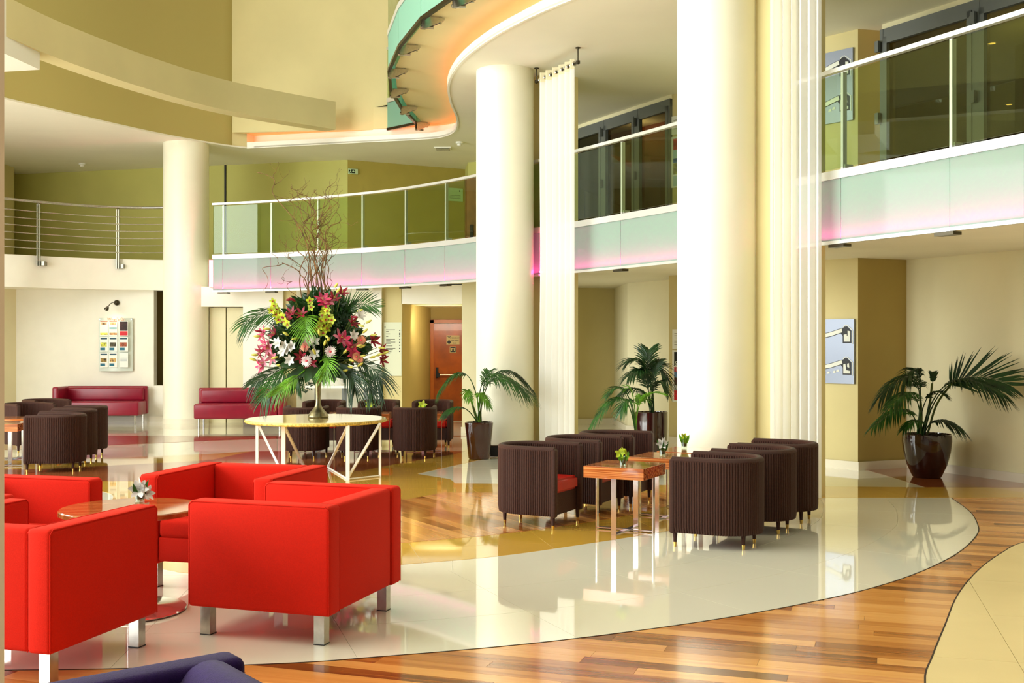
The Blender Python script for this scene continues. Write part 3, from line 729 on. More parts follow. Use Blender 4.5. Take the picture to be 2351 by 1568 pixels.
# ---- sheer curtains with rods -------------------------------------------------
def curtain(label, a, b, z0, z1, folds, amp, rodlabel):
    a = Vector(a); b = Vector(b); u = (b-a).normalized(); n = Vector((-u.y, u.x)); L = (b-a).length
    N = folds*14; path = []
    for i in range(N+1):
        s = i/N; ph = s*folds*2*PI
        path.append(a+u*(L*s+0.35*L/folds*math.sin(2*ph)/2/PI*0.9)+n*(amp*math.sin(ph)*(0.75+0.25*math.sin(5*s+1))))
    t = thing('sheer_curtain', label, 'curtain', (a.x, a.y, 0))
    inv = Matrix.Translation((-a.x, -a.y, 0))
    def sheet(z0, z1, nz):
        vs = []; fs = []
        for j in range(nz+1):
            z = z0+(z1-z0)*j/nz; k = 1.0+0.25*(1-j/nz)*math.sin(j*0.6)
            for i, p in enumerate(path):
                c = a+u*(L*i/N); q = c+(p-c)*k; vs.append((q.x, q.y, z))
        n1 = len(path)
        for j in range(nz):
            for i in range(n1-1): fs.append((j*n1+i, j*n1+i+1, (j+1)*n1+i+1, (j+1)*n1+i))
        return MB().add(vs, fs)
    o = sheet(z0, z1-0.14, 14).build('drape', M['sheer'], t, 180); o.data.transform(inv)
    o = sheet(z1-0.14, z1, 1).build('heading', M['sheer_hem'], t, 180); o.data.transform(inv)
    r = MB(); zr = z1-0.07
    for i in range(folds*2+1):
        q = a+u*(L*i/(folds*2)); r.lathe([(0.028, -0.006), (0.034, 0), (0.028, 0.006)], (0, 0, 0), 12)
        k = 36
        R = frame_R(u) @ Matrix.Rotation(PI/2, 3, 'Y')
        for j in range(len(r.v)-k, len(r.v)):
            p = R @ Vector(r.v[j]); r.v[j] = (p.x+q.x, p.y+q.y, p.z+zr)
    o = r.build('eyelet', M['steel'], t); o.data.transform(inv); o['kind'] = 'stuff'
    rt = thing('curtain_rod', rodlabel, 'curtain rod', (a.x, a.y, zr))
    a3 = a-u*0.12; b3 = b+u*0.10
    rb = MB().tube([(a3.x, a3.y, zr), (b3.x, b3.y, zr)], 0.016, 8); o = rb.build('rod', M['dark_metal'], rt); o.data.transform(Matrix.Translation((-a.x, -a.y, -zr)))
    for q in (a3, b3):
        o = MB().tube([(q.x, q.y, zr), (q.x, q.y, ZC)], 0.010, 6).lathe([(0.035, ZC-0.012), (0.035, ZC)], (q.x, q.y, 0), 12).lathe([(0.0, zr-0.03), (0.028, zr-0.02), (0.028, zr+0.02), (0.0, zr+0.03)], (q.x, q.y, 0), 12).build('bracket', M['dark_metal'], rt); o.data.transform(Matrix.Translation((-a.x, -a.y, -zr)))
    return t
curtain('short sheer white curtain hanging from the ceiling beside the middle round column', (0.41, 16.45), (0.855, 15.5), 0.03, 5.52, 6, 0.075, 'dark metal rod holding the curtain beside the middle column')
curtain('long sheer white curtain at the largest column, reaching out of the picture at the top', (2.61, 11.45), (3.06, 11.2), 0.10, 5.58, 6, 0.07, 'dark metal rod holding the long curtain at the largest column')

# ---- flat things on walls --------------------------------------------------------
def on_wall(x0, x1, y0, y1, a, b, off=0.02):
    """rectangle seen at pixel box on the wall line a-b (plan); returns centre, R, width, height"""
    a = Vector(a); b = Vector(b)
    def hit(px):
        q = (px-CX)/F; d = b-a; s = (q*a.y-a.x)/(d.x-q*d.y); return a+d*s
    p0, p1 = hit(x0), hit(x1); c = (p0+p1)/2; u = (p1-p0).normalized(); R = frame_R(u); n = R @ Vector((0, 0, 1))
    zt = H+(CY-y0)/F*c.y; zb = H+(CY-y1)/F*c.y
    return Vector((c.x, c.y, (zt+zb)/2))+n*off, R, (p1-p0).length, zt-zb
def plate(name, label, cat, box, a, b, m, th=0.02, off=None, group=None, root=True):
    c, R, w_, h_ = on_wall(*box, a, b, th/2+0.004 if off is None else off)
    t = thing(name, label, cat, c, 0, group)
    R4 = R
    o = MB().box((0, 0, 0), (w_, h_, th), R4).build('board', m, t)
    return t, R4, w_, h_
def rectp(t, R, x, y, w_, h_, z, m, name, th=0.003):
    return MB().box(R @ Vector((x, y, z)), (w_, h_, th), R).build(name, m, t)
def polyp(t, R, pts, z, m, name, th=0.004):
    b = MB().prism(pts, z, z+th); b.v = [tuple(R @ Vector(v)) for v in b.v]; return b.build(name, m, t)
def strokep(t, R, pts, wd, z, m, name, th=0.004):
    pp = [Vector(p) for p in pts]; A = offset(pp, wd/2); B = offset(pp, -wd/2)
    b = MB()
    for i in range(len(pp)-1):
        b.prism([tuple(A[i]), tuple(A[i+1]), tuple(B[i+1]), tuple(B[i])], z, z+th)
    b.v = [tuple(R @ Vector(v)) for v in b.v]; return b.build(name, m, t)

GREY_BLUE = mat('grey_blue_plaque', (150, 158, 176), 0.3, 0.3)
MAPW = mat('map_relief_white', (224, 226, 214), 0.5)
def map_plaque(label, box, a, b):
    t, R, w_, h_ = plate('map_plaque', label, 'sign', box, a, b, GREY_BLUE, 0.03, group='relief map plaques on the pier')
    z = 0.0155; sx = w_/2
    for q, dy in ((0, 0.27*h_), (1, -0.22*h_)):
        wing = [(-0.62*w_, -0.02*h_), (-0.40*w_, -0.035*h_), (-0.25*w_, -0.03*h_), (-0.05*w_, 0.0), (0.10*w_, 0.035*h_), (0.20*w_, 0.055*h_)]
        wing = [(x+0.03*w_, y+dy) for x, y in wing]; wing = [p for p in wing if p[0] > -w_/2+0.02]
        strokep(t, R, wing, 0.075*h_, z, M['black'], 'map_backing', 0.003)  # black shape under the relief, a little wider than it
        strokep(t, R, wing, 0.058*h_, z+0.003, MAPW, 'map_relief')
        polyp(t, R, [(0.18*w_, 0.02*h_+dy), (0.26*w_, 0.11*h_+dy), (0.34*w_, 0.12*h_+dy), (0.44*w_, 0.05*h_+dy), (0.44*w_, -0.14*h_+dy), (0.24*w_, -0.14*h_+dy), (0.24*w_, -0.03*h_+dy)], z, M['black'], 'map_backing', 0.003)
        if q == 0:
            polyp(t, R, [(0.27*w_, -0.12*h_+dy), (0.42*w_, -0.12*h_+dy), (0.42*w_, 0.04*h_+dy), (0.36*w_, 0.05*h_+dy), (0.36*w_, -0.03*h_+dy), (0.34*w_, -0.03*h_+dy), (0.34*w_, 0.0+dy), (0.27*w_, -0.01*h_+dy)], z+0.003, MAPW, 'map_relief')
        else:
            polyp(t, R, [(0.26*w_, -0.12*h_+dy), (0.42*w_, -0.12*h_+dy), (0.42*w_, -0.08*h_+dy), (0.33*w_, -0.07*h_+dy), (0.31*w_, 0.03*h_+dy), (0.26*w_, 0.02*h_+dy)], z+0.003, MAPW, 'map_relief')
            polyp(t, R, [(0.35*w_, -0.02*h_+dy), (0.40*w_, -0.03*h_+dy), (0.39*w_, 0.04*h_+dy), (0.35*w_, 0.03*h_+dy)], z+0.003, MAPW, 'map_relief')
            for k, (x, y) in enumerate([(-0.36, -0.11), (-0.20, -0.125), (-0.10, -0.115), (0.04, -0.10), (0.12, -0.08)]):
                s = 0.035
                polyp(t, R, [((x-s)*w_, (y-0.02)*h_+dy), ((x+s)*w_, (y-0.012)*h_+dy), ((x+s*0.8)*w_, (y+0.022)*h_+dy), ((x-s*0.5)*w_, (y+0.016)*h_+dy)], z, MAPW, 'map_relief')
        pk = [(0.25, 0.10), (0.30, 0.135), (0.345, 0.135), (0.47, 0.055), (0.47, -0.155)]
        strokep(t, R, [(x*w_, y*h_+dy) for x, y in pk], 0.010, z, MAPW, 'map_outline')
    text('numeral', '1', 0.14, R @ Vector((-0.42*w_, 0.41*h_, z)), R, MAPW, t)
    text('numeral', '0', 0.14, R @ Vector((-0.42*w_, -0.06*h_, z)), R, MAPW, t)
map_plaque('grey relief map plaque on the ground-floor pier right of the long curtain', (1868, 1964, 733, 880), (4.09, 14.9), (4.43, 14.5))
map_plaque('grey relief map plaque on the upstairs pier behind the glass balustrade', (1850, 1961, 122, 285), (4.09, 14.9), (4.43, 14.5))

# posters on the pier next to the largest column
PA, PB = (2.55, 18.4), (3.4, 17.5)
t, R, w_, h_ = plate('evacuation_notice', 'small pale notice above the poster on the ground-floor pier beside the largest column', 'notice', (1545, 1592, 756, 801), PA, PB, M['paper'], 0.012)
for k in range(6): rectp(t, R, -0.02, 0.09-k*0.035, w_*0.7, 0.006, 0.007, M['ink'], 'print_line')
t, R, w_, h_ = plate('poster', 'tall dark and red poster on the ground-floor pier beside the largest column', 'poster', (1545, 1610, 804, 924), PA, PB, M['paper'], 0.014)
z = 0.008
rectp(t, R, 0, 0.33*h_, 0.86*w_, 0.27*h_, z, M['black'], 'dark_panel')
rectp(t, R, 0, 0.13*h_, 0.86*w_, 0.09*h_, z, mat('print_rose', (196, 60, 80), .6), 'rose_panel')
rectp(t, R, 0, 0.03*h_, 0.86*w_, 0.10*h_, z, mat('print_blue', (92, 130, 180), .6), 'blue_panel')
rectp(t, R, 0, -0.10*h_, 0.86*w_, 0.15*h_, z, mat('print_brown', (70, 40, 36), .6), 'brown_panel')
rectp(t, R, 0, -0.22*h_, 0.86*w_, 0.10*h_, z, mat('print_silver', (170, 170, 170), .6), 'grey_panel')
rectp(t, R, 0, -0.37*h_, 0.86*w_, 0.19*h_, z, mat('print_red', (206, 24, 40), .6), 'red_panel')
text('lettering', 'SU', 0.10, R @ Vector((-0.30*w_, 0.24*h_, z+.002)), R, M['paper'], t)
text('lettering', 'H', 0.09, R @ Vector((-0.30*w_, 0.13*h_, z+.002)), R, M['paper'], t)
t, R, w_, h_ = plate('evacuation_notice', 'small green-white notice above the upstairs poster on the pier beside the largest column', 'notice', (1543, 1592, 264, 306), PA, PB, M['paper'], 0.012)
for k in range(5): rectp(t, R, -0.02, 0.08-k*0.035, w_*0.7, 0.006, 0.007, M['ink'], 'print_line')
t, R, w_, h_ = plate('poster', 'tall photo poster upstairs on the pier beside the largest column', 'poster', (1543, 1610, 310, 428), PA, PB, M['paper'], 0.014)
rectp(t, R, 0, 0.35*h_, 0.86*w_, 0.22*h_, z, mat('print_garden_red', (150, 50, 52), .6, var=.4, vscale=12), 'photo')
rectp(t, R, 0, 0.16*h_, 0.86*w_, 0.16*h_, z, mat('print_sky', (176, 206, 220), .6), 'photo')
rectp(t, R, 0, 0.03*h_, 0.86*w_, 0.09*h_, z, mat('print_sea', (60, 100, 160), .6), 'photo')
rectp(t, R, 0, -0.13*h_, 0.86*w_, 0.22*h_, z, mat('print_garden', (112, 112, 44), .6, var=.6, vscale=14), 'photo')
rectp(t, R, 0, -0.37*h_, 0.86*w_, 0.20*h_, z, mat('print_pale', (180, 204, 212), .6), 'photo')

# poster and exit sign upstairs
t, R, w_, h_ = plate('wall_notice', 'pale green floor plan notice on the upstairs wall behind the glass', 'notice', (1026, 1062, 432, 462), (-3.62, 24.94), (-1.09, 26.3), mat('pale_green_card', (196, 222, 170), .6), 0.012)
for k in range(3): rectp(t, R, 0.0, -0.02-k*0.03, w_*0.7, 0.007, 0.007, M['ink'], 'print_line')
rectp(t, R, 0.12, 0.09, 0.03, 0.03, 0.007, M['black'], 'print_mark')
t, R, w_, h_ = plate('exit_sign', 'green-black emergency exit sign with running figure and arrow', 'sign', (799, 820, 388, 400), (-3.62, 24.94), (-1.09, 26.3), mat('pale_sign', (206, 226, 180), .5), 0.04)
rectp(t, R, -0.035, 0, w_*0.66, h_*0.72, 0.021, mat('sign_dark_green', (6, 30, 18), .4), 'panel')
SW = mat('sign_glow_white', (226, 250, 210), .5)
strokep(t, R, [(-0.085, 0.03), (-0.06, 0.035), (-0.065, 0.0), (-0.09, -0.035)], 0.016, 0.0225, SW, 'figure', 0.002)
strokep(t, R, [(-0.065, 0.0), (-0.045, -0.03)], 0.014, 0.0225, SW, 'figure', 0.002)
strokep(t, R, [(-0.03, 0.0), (0.005, 0.0)], 0.012, 0.0225, SW, 'arrow', 0.002)
polyp(t, R, [(0.0, -0.022), (0.028, 0.0), (0.0, 0.022)], 0.0225, SW, 'arrow', 0.002)

# directory sign on the narrow wall by the corridor
t, R, w_, h_ = plate('directory_sign', 'tall pale glass directory sign on the narrow wall beside the corridor', 'sign', (881, 922, 740, 863), (-2.41, 21.0), (-2.04, 21.0), mat('pale_sign_glass', (222, 226, 200), 0.12), 0.02)
text('numeral', '0', 0.055, R @ Vector((-0.42*w_, 0.41*h_, 0.011)), R, M['ink'], t)
ly = [0.36, 0.33, 0.285, 0.235, 0.185, 0.16, 0.13, 0.105, 0.06, 0.015, -0.008, -0.05, -0.075]
wd = [0.5, 0.14, 0.22, 0.12, 0.5, 0.24, 0.52, 0.28, 0.36, 0.52, 0.38, 0.30, 0.22]
for y, q in zip(ly, wd):
    rectp(t, R, (-0.36+q/2)*w_, y*h_, q*w_, 0.010, 0.0115, M['ink'], 'print_line')
for y in (0.35, 0.295, 0.27, 0.24, 0.18, 0.125, 0.07, 0.015, -0.045):
    rectp(t, R, 0.40*w_, y*h_, 0.018, 0.018, 0.0115, M['black'], 'print_mark')

# corridor door
dr = struct(empty('door_3', (0, 0, 0)))
DW = mat('orange_brown_door', (170, 84, 18), 0.3, var=0.12, vscale=4, coat=0.2)
b = MB().box((-1.665, 23.64, 1.05), (0.07, 0.1, 2.1)).box((-1.30, 23.64, 2.07), (0.8, 0.1, 0.07)); b.build('door_frame', mat('door_frame_wood', (186, 100, 26), .35), dr)
MB().box((-1.28, 23.66, 1.0), (0.72, 0.05, 2.05)).build('door_leaf', DW, dr)
b = MB().tube([(-1.50, 23.56, 0.955), (-1.05, 23.56, 0.955)], 0.017, 8); b.build('door_handle', M['steel'], dr)
MB().box((-1.56, 23.60, 1.0), (0.05, 0.07, 0.22)).box((-1.54, 23.57, 0.95), (0.07, 0.06, 0.09)).build('latch_box', M['black'], dr)
R = frame_R((1, 0)); YD = 23.63
def sg(x0, x1, y0, y1, m, nm, dy=0.0):
    a = P(x0, y0, YD); c = P(x1, y1, YD); return MB().box(((a.x+c.x)/2, YD-dy, (a.z+c.z)/2), (abs(c.x-a.x), 0.006, abs(a.z-c.z))).build(nm, m, sgt)
sgt = thing('door_sign', 'cream emergency notice on the orange-brown corridor door', 'sign', (0, 0, 0))
CRM = mat('cream_sign', (206, 186, 128), .5)
sg(1025, 1055, 770, 791, CRM, 'board')
text('lettering', 'EMERGENCY', 0.035, P(1044, 776, YD-0.006), R, M['black'], sgt)
text('lettering', 'EXIT PUSH', 0.035, P(1044, 782.5, YD-0.006), R, M['black'], sgt)
text('lettering', 'BAR', 0.035, P(1044, 788, YD-0.006), R, M['black'], sgt)
c = P(1031, 785.5, YD-0.006); o = MB().lathe([(0.018, 0), (0.036, 0), (0.036, 0.004), (0.018, 0.004)], (0, 0, 0), 16).build('ring_mark', M['black'], sgt)
o.data.transform(Matrix.Translation(c) @ R.to_4x4())
strk = strokep(sgt, R, [(-0.03, 0.03), (0.0, 0.0), (0.03, 0.03)], 0.014, 0, M['black'], 'arrow_mark', 0.003); strk.data.transform(Matrix.Translation(P(1031, 775, YD-0.004)))
sgt = thing('door_sign', 'dark square pictogram sign below the cream notice on the corridor door', 'sign', (0, 0, 0))
sg(1032.5, 1047.5, 795.5, 810, CRM, 'board'); sg(1034, 1046, 796.5, 808.5, M['black'], 'panel', 0.004)
sg(1035, 1039, 799, 802, CRM, 'pictogram', 0.007); sg(1036, 1038, 801, 806, CRM, 'pictogram', 0.007); sg(1041, 1045, 799, 802, CRM, 'pictogram', 0.007); sg(1042, 1044, 801, 806, CRM, 'pictogram', 0.007)

# what's-on board with its lamp
YB = 23.28
t = thing('notice_board', 'clear curved notice board of nine menu cards under a small lamp', 'notice board', P(267, 791, YB))
loc = Vector(t.location); inv = Matrix.Translation(-loc)
pa = P(229, 730, YB); pb = P(306, 852, YB)
cp_ = []
for i in range(13):
    s = i/12; cp_.append((pa.x+(pb.x-pa.x)*s, YB-0.03-0.09*math.sin(PI*s)))
o = MB().wall(cp_, pb.z, pa.z, 0.008).build('backing', mat('frosted_acrylic', (216, 224, 214), 0.25), t, 40); o.data.transform(inv)
for sx in (0.03, 0.97):
    for zz in (pa.z-0.03,):
        q = Vector((pa.x+(pb.x-pa.x)*sx, YB-0.03, zz)); o = MB().tube([q, q+Vector((0, -0.03, 0))], 0.012, 8).build('screw', M['steel'], t); o.data.transform(inv)
TX = mat('title_print', (190, 110, 70), .6)
R0 = frame_R((1, 0))
o = text('lettering', "What's On", 0.085, P(267, 733, YB-0.135), R0, TX, t); o.data.transform(inv)
TEAL = mat('print_teal', (28, 104, 128), .6); NAVY = mat('print_deep_teal', (14, 70, 92), .6)
food = [(186, 176, 60), (60, 54, 38), (130, 66, 40), (120, 96, 44), (214, 132, 80)]
cols = [(234, 252.5), (255.5, 274.5), (279, 298.5)]; rws = [(737.5, 771), (774, 807), (810, 843)]
for r in range(3):
    for c in range(3):
        yy = YB-0.03-0.09*math.sin(PI*(0.31, 0.5, 0.65)[c])-0.010
        def cb(x0, x1, y0, y1, m, nm, d):
            a = P(x0, y0, YB); b2 = P(x1, y1, YB); o = MB().box(((a.x+b2.x)/2-loc.x, yy-d-loc.y, (a.z+b2.z)/2-loc.z), (b2.x-a.x, 0.003, a.z-b2.z)).build(nm, m, card); return o
        x0, x1 = cols[c]; y0, y1 = rws[r]
        card = t
        card = cb(x0, x1, y0, y1, M['paper'], 'card', 0.0)
        card.location = (0, 0, 0)
        i = r*3+c
        if i == 2:
            cb(x0+1, x1-1, y0+1, y0+22, mat('print_dark_photo', (44, 14, 18), .6, var=.5, vscale=20), 'picture', 0.003); cb(x0+1, x1-1, y0+23, y1-1, mat('print_crimson', (200, 30, 44), .6), 'banner', 0.003)
        elif i == 8:
            for k in (9, 14, 18): cb(x0+2, x1-2, y0+k, y0+k+0.9, mat('print_grey_blue', (150, 164, 176), .6), 'print_line', 0.003)
        elif i in (0, 1):
            cb(x0+1, x1-1, y0+0.5, y0+2, TX, 'banner', 0.003)
            cb(x0+3, x1-3, y0+3, y0+8, mat('print_food_a', (206, 150, 110), .6, var=.5, vscale=22), 'picture', 0.003)
            if i == 1: cb(x0+1, x1-1, y0+14, y0+18, mat('print_pale_teal', (120, 170, 180), .6), 'banner', 0.003)
            cb(x0+1, x1-1, y1-7, y1-2, mat('print_food_b', (226, 186, 76) if i == 0 else (200, 140, 90), .6, var=.4, vscale=22), 'picture', 0.003)
        else:
            k = [3, 4, 5, 6, 7].index(i)
            cb(x0+1.5, x1-2, y0+2, y0+5, NAVY, 'banner', 0.003)
            cb(x0+1.5, x1-3, y0+12, y0+21.5, mat('print_dish', food[k], .6, var=.6, vscale=24), 'picture', 0.003)
            cb(x0+1, x0+12, y0+24, y0+30, TEAL, 'banner', 0.003)
lt = thing('wall_lamp', 'small bronze swan-neck lamp above the notice board', 'lamp', P(268, 695, YB))
loc2 = Vector(lt.location); inv2 = Matrix.Translation(-loc2)
cc = P(268, 695, YB)
b = MB().lathe([(0.0, 0.05), (0.03, 0.045), (0.052, 0.025), (0.058, 0.0)], (0, 0, 0), 24); b.v = [tuple(R0 @ Vector(v)+cc) for v in b.v]
o = b.build('wall_rose', M['dark_metal'], lt, 40); o.data.transform(inv2)
hd = P(247, 706, YB-0.35)
o = MB().tube(cr([P(266, 695, YB-0.04), P(258, 695, YB-0.2), P(252, 699, YB-0.3), hd], 6), 0.008, 6).build('arm', M['dark_metal'], lt, 40); o.data.transform(inv2)
d = Vector((-0.05, 0.03, -0.06)).normalized()
o = MB().tube([hd-d*0.03, hd, hd+d*0.05, hd+d*0.07], [0.012, 0.03, 0.045, 0.03], 12).build('shade', M['dark_metal'], lt, 40); o.data.transform(inv2)
sp = bpy.data.lights.new('wall_lamp_glow', 'SPOT'); sp.energy = 6; sp.color = (1, 0.82, 0.5); sp.spot_size = 1.9; sp.spot_blend = 0.9; sp.shadow_soft_size = 0.04
so = bpy.data.objects.new('wall_lamp_glow', sp); COL.objects.link(so); so.location = hd+Vector((0.05, 0.02, -0.08)); so.rotation_euler = (math.radians(40), 0, 0)

# smoke detectors, ceiling vent, downlights
def detector(px, py, label):
    Y = (ZC-H)*F/(CY-py); c = Vector(((px-CX)/F*Y, Y, ZC))
    t = thing('smoke_detector', label, 'smoke detector', c)
    MB().lathe([(0.075, 0.0), (0.075, -0.03), (0.05, -0.04)], (0, 0, 0), 20).build('base', M['white_paint'], t, 40)
    MB().lathe([(0.05, -0.04), (0.045, -0.07), (0.02, -0.085), (0.0, -0.086)], (0, 0, 0), 20).build('sensor_head', M['trim_white'], t, 40)
detector(189, 375, 'white smoke detector on the ceiling above the steel railing')
detector(1055, 326, 'white smoke detector on the ceiling beside the vent near the middle column')
Y = (ZC-H)*F/(CY-340); c = Vector(((1017-CX)/F*Y, Y, ZC))
t = thing('ceiling_vent', 'small square ceiling vent beside the smoke detector', 'vent', c)
MB().box((0, 0, -0.012), (0.34, 0.34, 0.024)).build('frame', M['trim_white'], t)
for k in range(4): MB().box((0, -0.11+k*0.073, -0.03), (0.28, 0.03, 0.012), Matrix.Rotation(0.5, 3, 'X')).build('slat', M['steel'], t)
for px, py, Y, lb in ((2277, 100, 15.18, 'warm downlight glowing behind the upstairs glazing, the upper one'), (2317, 240, 19.08, 'warm downlight glowing behind the upstairs glazing, the lower one')):
    c = P(px, py, Y); t = thing('downlight', lb, 'light', c)
    MB().lathe([(0.05, 0.0), (0.05, 0.01), (0.0, 0.012)], (0, 0, 0), 16).build('lamp_disc', M['lamp'], t)
    MB().lathe([(0.05, 0.0), (0.075, 0.0), (0.075, 0.03), (0.05, 0.03)], (0, 0, 0), 16).build('trim_ring', M['trim_white'], t)

# ================================================================== FURNITURE
# ---- red cube armchairs: local x = to the sitter's left, -y = open front ------------
def armchair_red():
    t = empty('red_armchair')
    W, L, hh, lg, th = 0.97, 0.88, 0.76, 0.165, 0.135
    for s in (-1, 1):
        MB().rbox((s*(W/2-th/2), 0, (lg+hh)/2), (th, L, hh-lg), 0.022, 3).build('arm', M['red'], t, 50)
        pip = MB()
        for xx in (s*(W/2-0.004), s*(W/2-th+0.004)):
            r = 0.02; y0, y1, z0, z1 = -L/2+0.006, L/2-0.006, lg+0.006, hh-0.004
            pip.tube([(xx, y0, z0), (xx, y0, z1-r), (xx, y0+r, z1), (xx, y1-r, z1), (xx, y1, z1-r), (xx, y1, z0)], 0.0035, 5)
        pip.build('piping', M['red'], t)
    MB().rbox((0, L/2-th/2-0.01, (lg+hh)/2+0.0), (W-2*th+0.004, th, hh-lg-0.004), 0.022, 3).build('backrest', M['red'], t, 50)
    MB().rbox((0, -th/2, (lg+0.33)/2+0.02), (W-2*th-0.004, L-th-0.01, 0.33-lg+0.0), 0.018, 3).build('seat_base', M['red'], t, 50)
    MB().rbox((0, -th/2-0.004, 0.405), (W-2*th-0.008, L-th-0.01, 0.13), 0.035, 4).build('seat_cushion', M['red'], t, 50)
    for sx in (-1, 1):
        for sy in (-1, 1):
            lo = MB().box((sx*(W/2-0.075), sy*(L/2-0.085), lg/2+0.004), (0.062, 0.062, lg+0.01)).build('leg', M['steel'], t)
            MB().box((sx*(W/2-0.075), sy*(L/2-0.085), 0.003), (0.066, 0.066, 0.006)).build('foot_pad', M['black'], lo)
    return t
RA = armchair_red()
def place(proto, used, loc, rz, label, cat, group):
    o = proto if not used else copy_tree(proto)
    o.location = loc; o.rotation_euler = (0, 0, rz); return tag(o, label, cat, group)
def corner_frame(c0, v, u, W, L):
    pass
# chair axis "back" direction (local +y) and its plan centre
def rz_of(back): return math.atan2(back[1], back[0])-PI/2
uA = Vector((-.952, .306)); vA = Vector((.306, .952))
# A: near corner (-0.981,6.08); arms run along uA, its back is the far-right end
cA = Vector((-.981, 6.08))+uA*0.44+vA*0.485
place(RA, False, (cA.x, cA.y, 0), rz_of(-uA), 'red cube armchair in front, turned left, its back and outer arm towards us', 'armchair', 'red armchairs around the round table')
uB = Vector((-.96, .28)); vB = Vector((.28, .96))
cB = Vector((-2.18, 5.344))+uB*0.485+vB*0.44
place(RA, True, (cB.x, cB.y, 0), rz_of(-vB), 'red cube armchair at the left edge, nearest to us, seen from behind', 'armchair', 'red armchairs around the round table')
uC = Vector((-.966, .26)); vC = Vector((.26, .966))
cC = Vector((-1.556, 7.32))+uC*0.485+vC*0.44
place(RA, True, (cC.x, cC.y, 0), rz_of(vC), 'red cube armchair behind the round table, open towards us', 'armchair', 'red armchairs around the round table')
cD = Vector((-2.68, 7.42))+uC*0.44-vC*0.485
place(RA, True, (cD.x, cD.y, 0), rz_of(uC), 'red cube armchair at the far left of the round table, cut by the picture edge', 'armchair', 'red armchairs around the round table')

# ---- purple armchair at the lower edge ---------------------------------------------
t = thing('purple_armchair', 'purple upholstered armchair at the lower edge of the picture, mostly out of view', 'armchair', (0, 0, 0))
k0 = Vector((-.814, 3.27)); du = Vector((-.79, -.613)); dv = Vector((.613, -.79))
Rp = Matrix(((du.x, -dv.x, 0), (du.y, -dv.y, 0), (0, 0, 1)))
def loc(a, b, z): q = k0+du*a+dv*b; return (q.x, q.y, z)
MB().rbox(loc(0.42, 0.06, 0.425), (0.84, 0.12, 0.68), 0.028, 4, Rp).build('backrest', M['purple'], t, 60)
for a in (0.115, 0.725):
    b = MB(); prof = []
    n = 14
    pts = [(-0.105, 0.12), (-0.105, 0.65)]+[(-0.105*math.cos(PI*i/n), 0.65+0.125*math.sin(PI*i/n)) for i in range(1, n)]+[(0.105, 0.65), (0.105, 0.12)]
    v = []
    for bb, kk in ((0.10, 0.93), (0.115, 1.0), (0.80, 1.0), (0.83, 0.94)):
        for (x, z) in pts:
            q = k0+du*(a+x*kk)+dv*bb; v.append((q.x, q.y, 0.12+(z-0.12)*(0.985+0.015*(kk == 1.0))))
    m_ = len(pts); f = [tuple(range(m_)), tuple(range(4*m_-1, 3*m_-1, -1))]
    for r in range(3):
        for i in range(m_): f.append((r*m_+i, r*m_+(i+1) % m_, (r+1)*m_+(i+1) % m_, (r+1)*m_+i))
    b.add(v, f).build('arm', M['purple'], t, 50)
MB().rbox(loc(0.42, 0.45, 0.36), (0.40, 0.68, 0.20), 0.04, 4, Rp).build('seat_cushion', M['purple'], t, 60)
MB().rbox(loc(0.42, 0.45, 0.19), (0.42, 0.68, 0.14), 0.01, 2, Rp).build('seat_base', M['purple'], t, 60)
for a in (0.06, 0.78):
    for b_ in (0.07, 0.76):
        MB().box(loc(a, b_, 0.06), (0.05, 0.05, 0.122), Rp).build('leg', M['steel'], t)

# ---- round lounge table of the red group ----------------------------------------------
WT = wood('walnut_round_top', [(0, (96, 46, 20)), (0.4, (150, 84, 40)), (0.7, (196, 130, 74)), (1, (214, 158, 100))], 0.25, 0.1, 1.6, rnd=False, scale=1.2)
t = thing('round_table', 'low round wooden table on a disc foot between the red armchairs', 'table', (-2.33, 6.93, 0))
MB().lathe([(0.0, 0.60), (0.40, 0.60), (0.42, 0.607), (0.42, 0.63), (0.413, 0.637), (0.0, 0.637)], (0, 0, 0), 64).build('tabletop', WT, t, 35)
MB().lathe([(0.035, 0.02), (0.035, 0.58), (0.12, 0.60), (0.0, 0.601)], (0, 0, 0), 24).build('stem', M['chrome'], t, 40)
MB().lathe([(0.0, 0.006), (0.325, 0.006), (0.33, 0.012), (0.325, 0.02), (0.06, 0.034), (0.035, 0.05)], (0, 0, 0), 48).build('foot', M['chrome'], t, 30)

